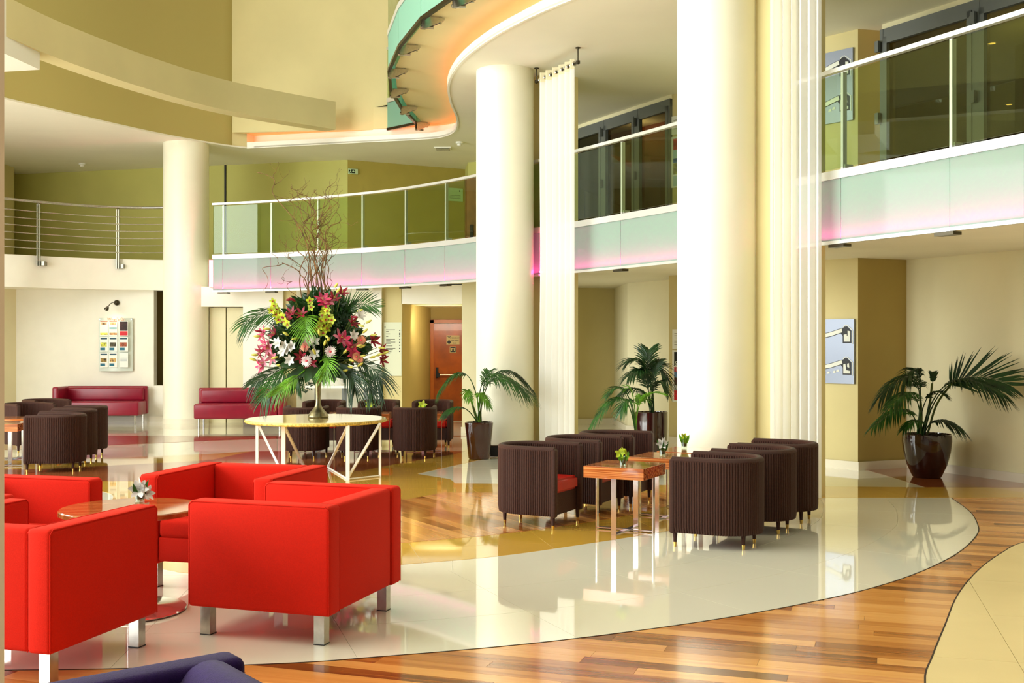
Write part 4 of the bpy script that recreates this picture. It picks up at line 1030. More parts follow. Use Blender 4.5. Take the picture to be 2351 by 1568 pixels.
# ---- wicker tub chairs: local -y = open front ------------------------------------------
def tub_chair():
    t = empty('wicker_armchair'); R_, S_ = 0.30, 0.36
    def upath(r, front, n=30, k=4):
        p = [(-r, front+(0-front)*i/k) for i in range(k)]
        p += [(-r*math.cos(PI*i/n), r*math.sin(PI*i/n)) for i in range(n+1)]
        p += [(r, front*(i+1)/k) for i in range(k)]
        return p
    # outer shell with upright cords as real ribs
    def ribbed(r, z0, z1, amp, pitch, sgn):
        L = 2*S_+PI*r; pitch = L/int(L/pitch); n = int(L/pitch)*8; path = []
        for i in range(n+1):
            s = L*i/n
            if s < S_: p = Vector((-r, -S_+s)); nn = Vector((-1, 0))
            elif s < S_+PI*r:
                a = (s-S_)/r; p = Vector((-r*math.cos(a), r*math.sin(a))); nn = Vector((-math.cos(a), math.sin(a)))
            else: p = Vector((r, -(s-S_-PI*r))); nn = Vector((1, 0))
            path.append(p+nn*sgn*amp*math.sqrt(abs(math.sin(PI*s/pitch))))
        return path
    out = ribbed(R_-0.006, 0.115, 0.70, 0.010, 0.0215, 1)
    inn = ribbed(R_-0.050, 0.115, 0.70, 0.010, 0.0215, -1)
    def sheet(path, z0, z1):
        b = MB(); n = len(path)
        taper = [(z0, 0.972), (z0+0.012, 0.985), (z0+0.05, 1.0), (z1, 1.0)]
        v = [(p.x*k, p.y*k, z) for z, k in taper for p in path]
        f = [(j*n+i, j*n+i+1, (j+1)*n+i+1, (j+1)*n+i) for j in range(3) for i in range(n-1)]
        return b.add(v, f)
    so = sheet(out, 0.118, 0.70); so2 = sheet(inn, 0.118, 0.70)
    so.add(so2.v, so2.f); 
    so.build('shell', M['wicker'], t, 180)
    cpath = upath(R_-0.026, -S_)
    rim = MB(); rim.tube([(x, y, 0.70) for x, y in cpath], 0.031, 10)
    rim.v = [(x, y, 0.70+(z-0.70)*0.85) for x, y, z in rim.v]
    rim.build('rim', M['wicker'], t, 60)
    for s in (-1, 1):
        MB().rbox((s*(R_-0.026), -S_+0.004, 0.41), (0.064, 0.05, 0.60), 0.018, 2).build('front_post', M['wicker'], t, 50)
    MB().box((0, -S_+0.035, 0.215), (2*R_-0.08, 0.03, 0.19)).build('front_apron', M['wicker'], t)
    # seat cushion
    r = R_-0.062; poly = [(-r, -S_+0.0), (r, -S_+0.0)]+[(r*math.cos(PI*i/16), r*math.sin(PI*i/16)) for i in range(17)]
    bm = bmesh.new(); vs = [bm.verts.new((x, y, 0.31)) for x, y in poly[:2]+poly[2:]]
    f = bm.faces.new(vs); ex = bmesh.ops.extrude_face_region(bm, geom=[f])
    for g in ex['geom']:
        if isinstance(g, bmesh.types.BMVert): g.co.z = 0.43
    bmesh.ops.remove_doubles(bm, verts=bm.verts, dist=1e-4)
    bmesh.ops.bevel(bm, geom=[e for e in bm.edges if abs(e.verts[0].co.z-e.verts[1].co.z) < 1e-4 or e.verts[0].co.y < -0.3], offset=0.022, segments=3, affect='EDGES')
    bmesh.ops.recalc_face_normals(bm, faces=bm.faces)
    me = bpy.data.meshes.new('seat_cushion'); bm.to_mesh(me); bm.free(); me.shade_smooth(); me.set_sharp_from_angle(angle=0.7); me.materials.append(M['red_seat'])
    o = bpy.data.objects.new('seat_cushion', me); COL.objects.link(o); o.parent = t
    for (x, y) in ((-R_+0.035, -S_+0.02), (R_-0.035, -S_+0.02), (-0.16, 0.19), (0.16, 0.19)):
        lo = MB().tube([(x, y, 0.13), (x, y, 0.035)], [0.020, 0.014], 10).build('leg', M['wicker'], t, 60)
        MB().tube([(x, y, 0.040), (x, y, 0.003)], [0.0155, 0.012], 10).build('brass_cap', M['brass'], lo, 60)
    return t
TC = tub_chair(); TU = [False]
aa = Vector((-.89, .456)).normalized(); bb = Vector((.456, .89)).normalized(); bb = Vector((.524, .852)).normalized()
def tub(c, back, label, group):
    place(TC, TU[0], (c[0], c[1], 0), rz_of(back), label, 'armchair', group); TU[0] = True
gr = 'wicker tub chairs at the square tables on the right'
for s, lb in ((0, 'wicker tub chair showing its red cushion, front of the left row by the nearest table'), (0.86, 'brown wicker tub chair in the middle of the left row at the square tables'), (1.56, 'wicker tub chair at the back of the left row before the dark round pot')):
    c = Vector((.177, 10.3))+bb*s; tub(c, aa, lb, gr)
for s, lb in ((0, 'brown wicker tub chair nearest to us in the right row, its ribbed side towards us'), (0.85, 'wicker tub chair in the middle of the right row, half hidden by the nearest'), (1.49, 'dark wicker tub chair at the back of the right row beside the long curtain')):
    c = Vector((1.735, 9.19))+bb*s; tub(c, -aa, lb, gr)
gf = 'wicker tub chairs behind the tall flower table'
for x, y, lb in ((-2.95, 16.1, 'wicker tub chair seen from behind, leftmost in the front row behind the flower table'), (-2.19, 16.1, 'wicker tub chair seen from behind, middle of the front row behind the flower table'), (-1.385, 16.1, 'wicker tub chair seen from behind, nearest to the tapered pot palm')):
    tub((x, y), (0.03, -1), lb, gf)
for x, y, lb in ((-2.92, 17.85, 'wicker tub chair facing us, back row behind the stem of the tall vase'), (-2.07, 17.9, 'wicker tub chair facing us in the middle of the back row below the directory sign'), (-1.23, 17.9, 'wicker tub chair facing us at the right of the back row before the corridor door')):
    tub((x, y), (0.05, 1), lb, gf)
gl = 'wicker tub chairs in the far left group'
for x, y, lb in ((-5.77, 14.5, 'wicker tub chair seen from behind at the far left, nearest of its group'), (-5.97, 15.42, 'wicker tub chair second in the far left row, seen from behind'), (-6.12, 16.25, 'wicker tub chair third in the far left row, before the maroon sofa')):
    tub((x, y), (0.97, 0.10), lb, gl)
for x, y, lb in ((-7.35, 17.1, 'wicker tub chair facing right at the left picture edge, lower of the two'), (-7.55, 18.2, 'wicker tub chair facing right at the left picture edge, farther back before the sofa')):
    tub((x, y), (-0.75, 0.66), lb, gl)

# ---- square side tables -----------------------------------------------------------------
def side_table():
    t = empty('side_table'); S_ = 0.55; zt = 0.58
    MB().rbox((0, 0, zt-0.05), (S_, S_, 0.10), 0.002, 1).build('tabletop', M['zebra'], t)
    r = 0.262; w_ = 0.045; th = 0.010
    for k in range(2):
        b = MB(); R = Matrix.Rotation(k*PI/2, 3, 'Z'); dz = 0.0 if k else 0.011
        b.box(R @ Vector((r, 0, (zt-0.10)/2)), (th, w_, zt-0.10), R).box(R @ Vector((-r, 0, (zt-0.10)/2)), (th, w_, zt-0.10), R)
        b.box(R @ Vector((0, 0, 0.005+dz)), (2*r, w_, 0.010), R)
        b.build('leg_frame', M['chrome'], t)
    return t
ST = side_table(); SU = [False]
def stable(c, x_dir, label, group):
    place(ST, SU[0], (c[0], c[1], 0), math.atan2(x_dir[1], x_dir[0]), label, 'table', group); SU[0] = True
gt = 'square tables between the wicker chairs on the right'
tc = [Vector((.985, 9.87))+bb*s for s in (0, 0.88, 1.52)]
stable(tc[0], -aa, 'square zebra-wood side table with crossed chrome legs, nearest to us', gt)
stable(tc[1], -aa, 'middle zebra-wood side table between the wicker rows, white flower on it', gt)
stable(tc[2], -aa, 'farthest zebra-wood side table between the wicker rows, beside the largest column', gt)
gt2 = 'square tables behind the flower table'
tf = [(-2.93, 16.95), (-2.10, 16.98), (-1.32, 17.0)]
for c, lb in zip(tf, ('square side table hidden behind the stem of the tall vase', 'square side table between the middle chairs of the far group', 'square side table at the right end of the far group')):
    stable(c, (1, 0.02), lb, gt2)
stable((-6.72, 14.95), (1, .1), 'square wooden side table cut by the left picture edge', 'square tables at the far left')
stable((-6.95, 15.9), (1, .1), 'second square wooden side table at the left picture edge, farther back', 'square tables at the far left')

# ---- maroon sofas -----------------------------------------------------------------------
def sofa(mirror=1):
    t = empty('maroon_sofa'); W, D = 1.70, 0.70; s = mirror
    MB().rbox((0, D/2-0.06, 0.46), (W, 0.13, 0.57), 0.03, 3).build('backrest', M['maroon'], t, 50)
    MB().rbox((0, 0.20, 0.585), (W-0.10, 0.12, 0.27), 0.04, 3).build('back_cushion', M['maroon'], t, 50)
    MB().rbox((-s*(W/2-0.06), -0.02, 0.46), (0.12, D-0.04, 0.57), 0.03, 3).build('arm', M['maroon'], t, 50)
    MB().rbox((s*0.06, -0.07, 0.315), (W-0.13, D-0.15, 0.28), 0.03, 3).build('seat', M['maroon'], t, 50)
    for x in (-W/2+0.09, W/2-0.09):
        for y in (-D/2+0.09, D/2-0.07):
            MB().tube([(x, y, 0.0), (x, y, 0.19)], 0.022, 12).build('leg', M['steel'], t, 50)
    return t
t = sofa(1); t.location = (-8.28, 22.82, 0); t.rotation_euler = (0, 0, 0.03); tag(t, 'maroon leather sofa left of the round column, its arm at the left', 'sofa', 'maroon sofas')
t = sofa(-1); t.location = (-5.25, 21.96, 0); t.rotation_euler = (0, 0, 0.10); tag(t, 'maroon leather sofa right of the round column, its arm at the right behind the flowers', 'sofa', 'maroon sofas')

# ---- console table in the recess ----------------------------------------------------------
t = thing('console_table', 'narrow white console table on grey legs in the recess behind the flowers', 'table', (-3.45, 22.5, 0))
MB().rbox((0, 0, 0.755), (1.25, 0.42, 0.05), 0.004, 1).build('tabletop', M['white_paint'], t)
for x in (-0.42, 0.12, 0.55):
    MB().box((x, -0.15, 0.365), (0.05, 0.03, 0.73)).box((x, 0.15, 0.365), (0.05, 0.03, 0.73)).box((x, 0, 0.02), (0.05, 0.3, 0.03)).build('leg', M['grey_frame'], t)

# ---- round flower table ---------------------------------------------------------------------
TX0, TY0 = -2.445, 14.15
t = thing('flower_table', 'round yellow marble table with rough edge on white steel legs, carrying the tall vase', 'table', (TX0, TY0, 0))
MB().lathe([(0.0, 0.655), (0.855, 0.655), (0.872, 0.664), (0.872, 0.684), (0.862, 0.69), (0.0, 0.69)], (0, 0, 0), 80).build('tabletop', M['stone'], t, 30)
rr = MB(); n = 96
for j, (z, r0) in enumerate([(0.645, 0.850), (0.655, 0.874), (0.668, 0.878), (0.682, 0.874)]):
    for i in range(n):
        th = 2*PI*i/n; r = r0+0.004*math.sin(37*th+j)+0.003*math.sin(61*th+2*j); rr.v.append((r*math.cos(th), r*math.sin(th), z))
rr.f = [(j*n+i, j*n+(i+1) % n, (j+1)*n+(i+1) % n, (j+1)*n+i) for j in range(3) for i in range(n)]
rr.build('rough_edge', M['stone_edge'], t, 50)
def lp(px, Y): return Vector(((px-CX)/F*Y-TX0, Y-TY0))
legs = {'a': lp(590.5, 13.95), 'b': lp(651, 13.62), 'c': lp(798.5, 13.45), 'd': lp(872.5, 13.8), 'e': lp(698, 14.7), 'f': lp(754, 14.7)}
def sbar(p, q, w1, w2, nm='leg'):
    p = Vector(p); q = Vector(q); d = (q-p); L = d.length; z = d.normalized(); x = Vector((1, 0, 0)); x = (x-z*x.dot(z)).normalized(); y = z.cross(x)
    R = Matrix((x, y, z)).transposed(); return MB().box((p+q)/2, (w1, w2, L), R).build(nm, M['white_paint'], t)
for k, w1 in (('a', 0.035), ('b', 0.045), ('c', 0.045), ('d', 0.028)):
    p = legs[k]; sbar((p.x, p.y, 0), (p.x, p.y, 0.655), w1, 0.03)
for p, q in (('a', 'b'), ('d', 'c'), ('b', 'e'), ('c', 'f')):
    P0, Q0 = legs[p], legs[q]; sbar((P0.x, P0.y, 0.65), (Q0.x, Q0.y, 0.03), 0.028, 0.028, 'brace')
for p, q in (('b', 'e'), ('c', 'f'), ('e', 'f'), ('c', 'd'), ('a', 'b')):
    P0, Q0 = legs[p], legs[q]; MB().tube([(P0.x, P0.y, 0.014), (Q0.x, Q0.y, 0.014)], 0.012, 6).build('foot_rail', M['white_paint'], t)

# ---- small dark box by the middle column -------------------------------------------------------
t = thing('floor_box', 'small black box on the floor beside the tapered pot and the middle column', 'box', (-0.245, 16.15, 0))
MB().rbox((0, 0, 0.085), (0.13, 0.10, 0.15), 0.006, 2).build('body', M['black'], t)
MB().rbox((0, 0, 0.166), (0.135, 0.105, 0.012), 0.003, 1).build('lid', M['dark_metal'], t)

# ================================================================== PLANTS
rnd = random.Random(11)
def bez(a, b, c, n=12):
    """quadratic curve that passes through b half-way"""
    a, b, c = Vector(a), Vector(b), Vector(c); k = b*2-(a+c)*0.5
    return [a*(1-t)**2+k*2*t*(1-t)+c*t*t for t in [i/n for i in range(n+1)]]
def frond(base, mid, tip, leaf, n, parent, m, start=0.3, droop=0.5, wid=0.016, stalk=None, face=None, inv=None, ang=50, seed=0):
    """one palm frond: a rib and two rows of folded, tapering leaflets"""
    rd = random.Random(seed); c = bez(base, mid, tip, 16); b = MB()
    b.tube(c, [0.009-0.006*i/16 for i in range(17)], 5)
    for i in range(n):
        t = start+(1-start)*(i/(n-1)); f = t*16; k = min(15, int(f)); p = c[k].lerp(c[k+1], f-k); tg = (c[k+1]-c[k]).normalized()
        side = tg.cross(Vector((0, 0, 1)))
        if face is not None: side = tg.cross(Vector(face))
        side = side.normalized() if side.length > 1e-3 else Vector((1, 0, 0))
        env = math.sin(PI*(0.12+0.80*(i/(n-1))))**0.6; L = leaf*env*(0.9+0.2*rd.random())
        a = math.radians(ang*(1-0.55*(i/(n-1)))+rd.uniform(-5, 5))
        for s in (-1, 1):
            d = (tg*math.cos(a)+side*s*math.sin(a)+Vector((0, 0, 0.12))).normalized()
            g = Vector((0, 0, -1)); q0 = p; w_ = wid*(0.85+0.3*rd.random()); up = side.cross(tg).normalized()
            wv = (tg*math.sin(a)*1.0-side*s*math.cos(a)).normalized()
            pts = []
            for j, (u, ww) in enumerate(((0, 0.35), (0.3, 1.0), (0.65, 0.8), (1.0, 0.03))):
                q = p+d*L*u+g*L*droop*u*u
                pts.append((q-wv*w_*ww*0.5, q+up*w_*0.22*ww, q+wv*w_*ww*0.5))
            o = len(b.v)
            for a3 in pts: b.v += [tuple(x) for x in a3]
            for j in range(3):
                b.f += [(o+3*j, o+3*j+1, o+3*j+4, o+3*j+3), (o+3*j+1, o+3*j+2, o+3*j+5, o+3*j+4)]
    o = MB(); o.v, o.f = b.v, b.f
    ob = o.build('frond', m, parent)
    ob.data.transform(Matrix.Translation(-Vector(parent.location))); return ob
def stems(parent, paths, r=0.012):
    for pth in paths:
        o = MB().tube(cr(pth, 5), r, 6).build('stem', M['stalk'], parent, 60); o.data.transform(Matrix.Translation(-Vector(parent.location)))
def soil(parent, r, z, n=60, seed=1):
    rd = random.Random(seed); b = MB().lathe([(0.0, z+0.015), (r*0.6, z+0.012), (r, z-0.005)], (0, 0, 0), 24)
    for i in range(n):
        a = rd.random()*2*PI; q = r*0.92*math.sqrt(rd.random()); s = 0.012+0.012*rd.random()
        R = Matrix.Rotation(rd.random()*3, 3, 'X') @ Matrix.Rotation(rd.random()*3, 3, 'Z'); b.box((q*math.cos(a), q*math.sin(a), z+0.018), (s, s*1.4, s), R)
    o = b.build('soil', M['soil'], parent); o['kind'] = 'stuff'

# P1: tapered square-ish brown pot, left of the middle column
Y1 = 15.93
c = Vector(((1100-CX)/F*Y1, Y1, 0))
t = thing('potted_palm', 'potted palm in a tapered brown glazed pot left of the middle column', 'potted plant', c, 0, 'potted palms')
MB().lathe([(0.0, 0.006), (0.142, 0.006), (0.150, 0.02), (0.200, 0.50), (0.200, 0.515), (0.186, 0.515), (0.182, 0.48), (0.0, 0.48)], (0, 0, 0), 56, power=2.8).build('pot', M['pot'], t, 35)
soil(t, 0.175, 0.49)
B1 = c+Vector((0, 0, 0.49))
def q(px, py, dY=0.0, Y0=Y1): return P(px, py, Y0+dY)
for i, (m1, tp, lf, n, dr, st, mm) in enumerate([
    (q(1073, 862, -.05), q(1013, 890, -.1), 0.30, 26, 0.75, 0.5, 'leaf'),
    (q(1122, 862, -.05), q(1222, 905, -.15), 0.40, 38, 0.75, 0.35, 'leaf'),
    (q(1140, 856, .1), q(1218, 890, .2), 0.34, 34, 0.6, 0.4, 'leaf_dark'),
    (q(1128, 872, -.2), q(1205, 900, -.4), 0.34, 30, 0.8, 0.4, 'leaf'),
    (q(1060, 935, -.15), q(1018, 955, -.3), 0.20, 22, 0.5, 0.4, 'leaf'),
    (q(1075, 900, 0), q(1078, 918, -.2), 0.16, 18, 0.5, 0.4, 'leaf_bright'),
    (q(1098, 905, -.1), q(1122, 930, -.3), 0.18, 18, 0.6, 0.4, 'leaf_bright'),
    (q(1112, 880, .1), q(1125, 852, .25), 0.22, 20, 0.3, 0.45, 'leaf')]):
    frond(B1+Vector((0.02*math.cos(i), 0.02*math.sin(i), 0)), m1, tp, lf, n, t, M[mm], st, dr, 0.019, seed=i)
stems(t, [[B1+Vector((0.03, 0, -.01)), q(1104, 940), q(1112, 900)], [B1+Vector((-0.02, 0, -.01)), q(1086, 935), q(1076, 900)]], 0.014)

# P2: dark round pot with upright palm near the poster pier
Y2 = 14.6
c = Vector(((1496-CX)/F*Y2, Y2, 0)); zb = 0
t = thing('potted_palm', 'dark round pot with an upright palm beside the poster pier, behind the wicker chairs', 'potted plant', c, 0, 'potted palms')
prof = [(0.0, 0.006), (0.125, 0.006), (0.14, 0.03), (0.185, 0.20), (0.205, 0.40), (0.208, 0.62), (0.206, 0.74), (0.195, 0.745), (0.19, 0.70), (0.0, 0.70)]
MB().lathe(prof, (0, 0, 0), 56).build('pot', M['pot_dark'], t, 40); soil(t, 0.18, 0.705, seed=2)
B2 = c+Vector((0, 0, 0.70))
def q2(px, py, dY=0.0): return P(px, py, Y2+dY)
for i, (m1, tp, lf, n, dr, st, mm) in enumerate([
    (q2(1482, 845, 0), q2(1440, 832, -.1), 0.30, 30, 0.5, 0.4, 'leaf_dark'), (q2(1486, 840, 0), q2(1490, 803, .1), 0.30, 30, 0.3, 0.4, 'leaf_dark'),
    (q2(1500, 845, .1), q2(1530, 868, .2), 0.32, 30, 0.6, 0.35, 'leaf_dark'), (q2(1488, 860, -.15), q2(1445, 862, -.4), 0.30, 28, 0.6, 0.4, 'leaf_dark'),
    (q2(1470, 895, -.1), q2(1422, 905, -.2), 0.24, 24, 0.6, 0.3, 'leaf_dark'), (q2(1506, 880, -.1), q2(1532, 900, -.2), 0.22, 24, 0.5, 0.3, 'leaf_dark'),
    (q2(1484, 880, -.2), q2(1470, 850, -.3), 0.26, 24, 0.4, 0.4, 'leaf_dark'), (q2(1500, 870, 0), q2(1512, 828, .1), 0.24, 24, 0.4, 0.45, 'leaf_dark')]):
    frond(B2+Vector((0.03*math.cos(2*i), 0.03*math.sin(2*i), 0)), m1, tp, lf, n, t, M[mm], st, dr, 0.021, seed=20+i)

# P3: low bright palm in front of it
Y3 = 13.7
c = Vector(((1462-CX)/F*Y3, Y3, 0))
t = thing('potted_palm', 'low bright green palm before the dark round pot, its own pot hidden by wicker chairs', 'potted plant', c, 0, 'potted palms')
MB().lathe([(0.0, 0.006), (0.12, 0.006), (0.13, 0.02), (0.17, 0.36), (0.17, 0.375), (0.158, 0.375), (0.155, 0.34), (0.0, 0.34)], (0, 0, 0), 48).build('pot', M['pot'], t, 40); soil(t, 0.15, 0.345, seed=3)
B3 = c+Vector((0, 0, 0.34))
def q3(px, py, dY=0.0): return P(px, py, Y3+dY)
for i, (m1, tp, lf, n, dr, st, mm) in enumerate([
    (q3(1430, 915, -.1), q3(1358, 975, -.2), 0.26, 28, 0.55, 0.5, 'leaf'), (q3(1440, 905, 0), q3(1395, 906, -.1), 0.20, 24, 0.4, 0.5, 'leaf'),
    (q3(1470, 925, -.1), q3(1522, 905, -.3), 0.16, 24, 0.2, 0.5, 'leaf_bright'), (q3(1455, 920, 0), q3(1440, 893, 0), 0.16, 20, 0.3, 0.5, 'leaf_bright'),
    (q3(1450, 925, -.2), q3(1425, 945, -.35), 0.20, 22, 0.5, 0.5, 'leaf'), (q3(1464, 930, 0), q3(1480, 915, .1), 0.18, 20, 0.4, 0.5, 'leaf_bright')]):
    frond(B3, m1, tp, lf, n, t, M[mm], st, dr, 0.020, seed=40+i)

# P4: large dark round pot at the right wall
Y4 = 13.75
c = Vector(((2128-CX)/F*Y4, Y4, 0))
t = thing('potted_palm', 'large palm in a dark round glazed pot in the right corner by the cream wall', 'potted plant', c, 0, 'potted palms')
prof = [(0.0, 0.006), (0.16, 0.006), (0.172, 0.02), (0.235, 0.16), (0.275, 0.32), (0.290, 0.44), (0.288, 0.525), (0.278, 0.53), (0.27, 0.49), (0.0, 0.49)]
MB().lathe(prof, (0, 0, 0), 64).build('pot', M['pot_dark'], t, 40); soil(t, 0.26, 0.50, 90, seed=4)
B4 = c+Vector((-0.08, 0, 0.50))
def q4(px, py, dY=0.0): return P(px, py, Y4+dY)
for i, (m1, tp, lf, n, dr, st, mm) in enumerate([
    (q4(2185, 880, -.3), q4(2318, 885, -.75), 0.50, 40, 0.05, 0.48, 'leaf_dark'), (q4(2180, 878, -.35), q4(2300, 905, -.9), 0.42, 34, 0.6, 0.45, 'leaf_dark'),
    (q4(2100, 870, -.1), q4(2025, 905, -.3), 0.40, 34, 0.75, 0.35, 'leaf_dark'), (q4(2112, 870, .1), q4(2085, 858, .0), 0.32, 28, 0.7, 0.4, 'leaf_dark'),
    (q4(2078, 940, -.2), q4(2006, 978, -.5), 0.30, 28, 0.6, 0.3, 'leaf'), (q4(2096, 905, -.3), q4(2045, 935, -.6), 0.30, 28, 0.6, 0.35, 'leaf'),
    (q4(2150, 965, -.15), q4(2205, 985, -.35), 0.28, 26, 0.6, 0.3, 'leaf_dark'), (q4(2138, 900, 0), q4(2142, 856, .1), 0.10, 12, 0.1, 0.7, 'leaf_dark'),
    (q4(2128, 915, -.2), q4(2165, 905, -.3), 0.20, 20, 0.5, 0.5, 'leaf_dark'), (q4(2105, 965, -.3), q4(2075, 985, -.5), 0.20, 20, 0.5, 0.3, 'leaf')]):
    frond(B4+Vector((0.04*math.cos(i), 0.04*math.sin(i), 0)), m1, tp, lf, n, t, M[mm], st, dr, 0.022, seed=60+i, face=(0.2, -1, 0.45) if i == 0 else None)
stems(t, [[B4, q4(2116, 955), q4(2113, 915)], [B4+Vector((.03, 0, 0)), q4(2132, 950), q4(2140, 880)], [B4+Vector((.08, 0, 0)), q4(2150, 930), q4(2185, 880, -.3)]], 0.013)

# ================================================================== TALL VASE AND ARRANGEMENT
VX, VY = (730.5-CX)/F*14.3, 14.3
ZT = 0.69
t = thing('tall_vase', 'tall pewter trumpet vase with a flared foot on the round flower table', 'vase', (VX, VY, ZT))
MB().lathe([(0.0, 0.0), (0.125, 0.0), (0.132, 0.012), (0.128, 0.03), (0.112, 0.05), (0.108, 0.062), (0.085, 0.085), (0.058, 0.115), (0.040, 0.15), (0.031, 0.19), (0.030, 0.25), (0.034, 0.34), (0.044, 0.50), (0.058, 0.62), (0.085, 0.70), (0.098, 0.71), (0.098, 0.70), (0.05, 0.60), (0.0, 0.55)], (0, 0, 0), 48).build('vase_body', M['pewter'], t, 40)
t = thing('flower_arrangement', 'large arrangement of lilies, gerberas, orchids and palm fronds with curly willow in the tall vase', 'flowers', (VX, VY, ZT+0.6))
INV = Matrix.Translation(-Vector(t.location)); AR = t
S0 = Vector((VX, VY, ZT+0.62))
def V(px, py, d=0.0): return P(px, py, VY+d)
# palm fronds
for i, (b0, m1, tp, lf, n, dr, st, mm, an) in enumerate([
    (V(700, 760, .1), V(628, 718, 0), V(558, 745, -.1), 0.34, 22, 0.55, 0.3, 'leaf', 40), (V(760, 760, .1), V(800, 705, 0), V(862, 706, -.1), 0.30, 24, 0.1, 0.25, 'leaf', 52),
    (V(705, 745, -.45), V(702, 728, -.6), V(700, 775, -.75), 0.27, 26, 0.3, 0.1, 'leaf_bright', 58), (V(720, 830, -.3), V(650, 860, -.6), V(602, 918, -.7), 0.30, 24, 0.5, 0.3, 'leaf', 40),
    (V(715, 825, -.3), V(640, 850, -.5), V(582, 880, -.6), 0.28, 24, 0.5, 0.35, 'leaf_dark', 40), (V(725, 830, -.4), V(675, 870, -.7), V(632, 905, -.8), 0.22, 22, 0.4, 0.4, 'leaf_bright', 40),
    (V(750, 825, -.3), V(835, 835, -.5), V(878, 878, -.6), 0.32, 26, 0.6, 0.35, 'leaf_dark', 42), (V(750, 830, -.3), V(800, 855, -.6), V(815, 895, -.7), 0.30, 26, 0.5, 0.3, 'leaf_dark', 42),
    (V(745, 830, -.3), V(830, 860, -.5), V(853, 905, -.6), 0.24, 24, 0.5, 0.4, 'leaf', 36), (V(735, 830, -.5), V(752, 828, -.7), V(742, 868, -.8), 0.22, 22, 0.4, 0.1, 'leaf_bright', 55),
    (V(770, 770, .2), V(790, 735, .3), V(785, 690, .3), 0.26, 22, 0.1, 0.3, 'leaf_dark', 45), (V(715, 830, -.2), V(690, 855, -.5), V(680, 885, -.6), 0.22, 20, 0.4, 0.3, 'leaf', 40)]):
    frond(b0, m1, tp, lf, n, AR, M[mm], st, dr, 0.014, ang=an, seed=80+i, face=(0, -1, 0.2))
    s_ = MB().tube(cr([S0, (S0+b0)/2+Vector((0, 0, 0.02)), b0], 4), 0.006, 5).build('stalk', M['stalk'], AR); s_.data.transform(INV)
# broad dark leaves low in the arrangement
def leafblade(b, base, tip, wd, bend=0.1, n=6):
    base, tip = Vector(base), Vector(tip); d = (tip-base).normalized(); s = d.cross(Vector((0, -1, 0.15))).normalized(); up = s.cross(d)
    L = (tip-base).length; o = len(b.v)
    for i in range(n+1):
        u = i/n; w_ = wd*math.sin(PI*min(1, 0.06+0.94*u))**0.8*0.5+0.0005; c = base.lerp(tip, u)+up*bend*L*math.sin(PI*u)
        b.v += [tuple(c-s*w_+up*w_*0.3), tuple(c), tuple(c+s*w_+up*w_*0.3)]
    for i in range(n): b.f += [(o+3*i, o+3*i+1, o+3*i+4, o+3*i+3), (o+3*i+1, o+3*i+2, o+3*i+5, o+3*i+4)]
for a, c_, w_ in ((V(730, 840, -.5), V(655, 870, -.6), .14), (V(735, 840, -.6), V(722, 885, -.8), .13), (V(745, 840, -.5), V(800, 870, -.7), .14), (V(725, 840, -.6), V(700, 880, -.75), .12), (V(770, 835, -.5), V(830, 880, -.6), .13), (V(700, 830, -.5), V(640, 840, -.6), .12), (V(765, 845, -.6), V(768, 880, -.8), .11)):
    b = MB(); leafblade(b, a, c_, w_); o = b.build('broad_leaf', M['foliage'], AR, 60); o.data.transform(INV)
# dense small foliage filling the body of the arrangement
def filler(n, cx, cy, cz, rx, ry, rz, size, m, seed, nm='foliage'):
    rd = random.Random(seed); b = MB()
    for i in range(n):
        while True:
            p = Vector((rd.uniform(-1, 1), rd.uniform(-1, 1), rd.uniform(-1, 1)))
            if p.length < 1: break
        p = p*(0.55+0.45*rd.random())/max(p.length, .3)*max(p.length, .5)
        base = Vector((cx+p.x*rx, cy+p.y*ry, cz+p.z*rz)); d = (Vector((p.x*rx, p.y*ry-0.1, p.z*rz+0.05)).normalized()+Vector((rd.uniform(-.6, .6), rd.uniform(-.6, .6), rd.uniform(-.6, .6)))).normalized()
        L = size*(0.6+0.8*rd.random()); leafblade(b, base, base+d*L, L*0.34, 0.08, 3)
    o = b.build(nm, m, AR); o.data.transform(INV); o['kind'] = 'stuff'
c0 = V(738, 795, 0)
filler(1500, c0.x, VY-0.05, c0.z, 0.66, 0.55, 0.34, 0.13, M['foliage'], 1)
c1 = V(735, 730, 0); filler(800, c1.x, VY, c1.z, 0.42, 0.38, 0.34, 0.13, M['foliage'], 2)
c2 = V(655, 762, -.2); filler(420, c2.x, VY-0.25, c2.z, 0.24, 0.22, 0.24, 0.045, M['euca'], 3, 'eucalyptus')
c3 = V(785, 745, -.2); filler(260, c3.x, VY-0.2, c3.z, 0.20, 0.2, 0.16, 0.05, M['euca'], 4, 'eucalyptus')
c4 = V(700, 878, -.5); filler(120, c4.x, VY-0.5, c4.z, 0.12, 0.1, 0.18, 0.04, M['euca'], 5, 'eucalyptus')
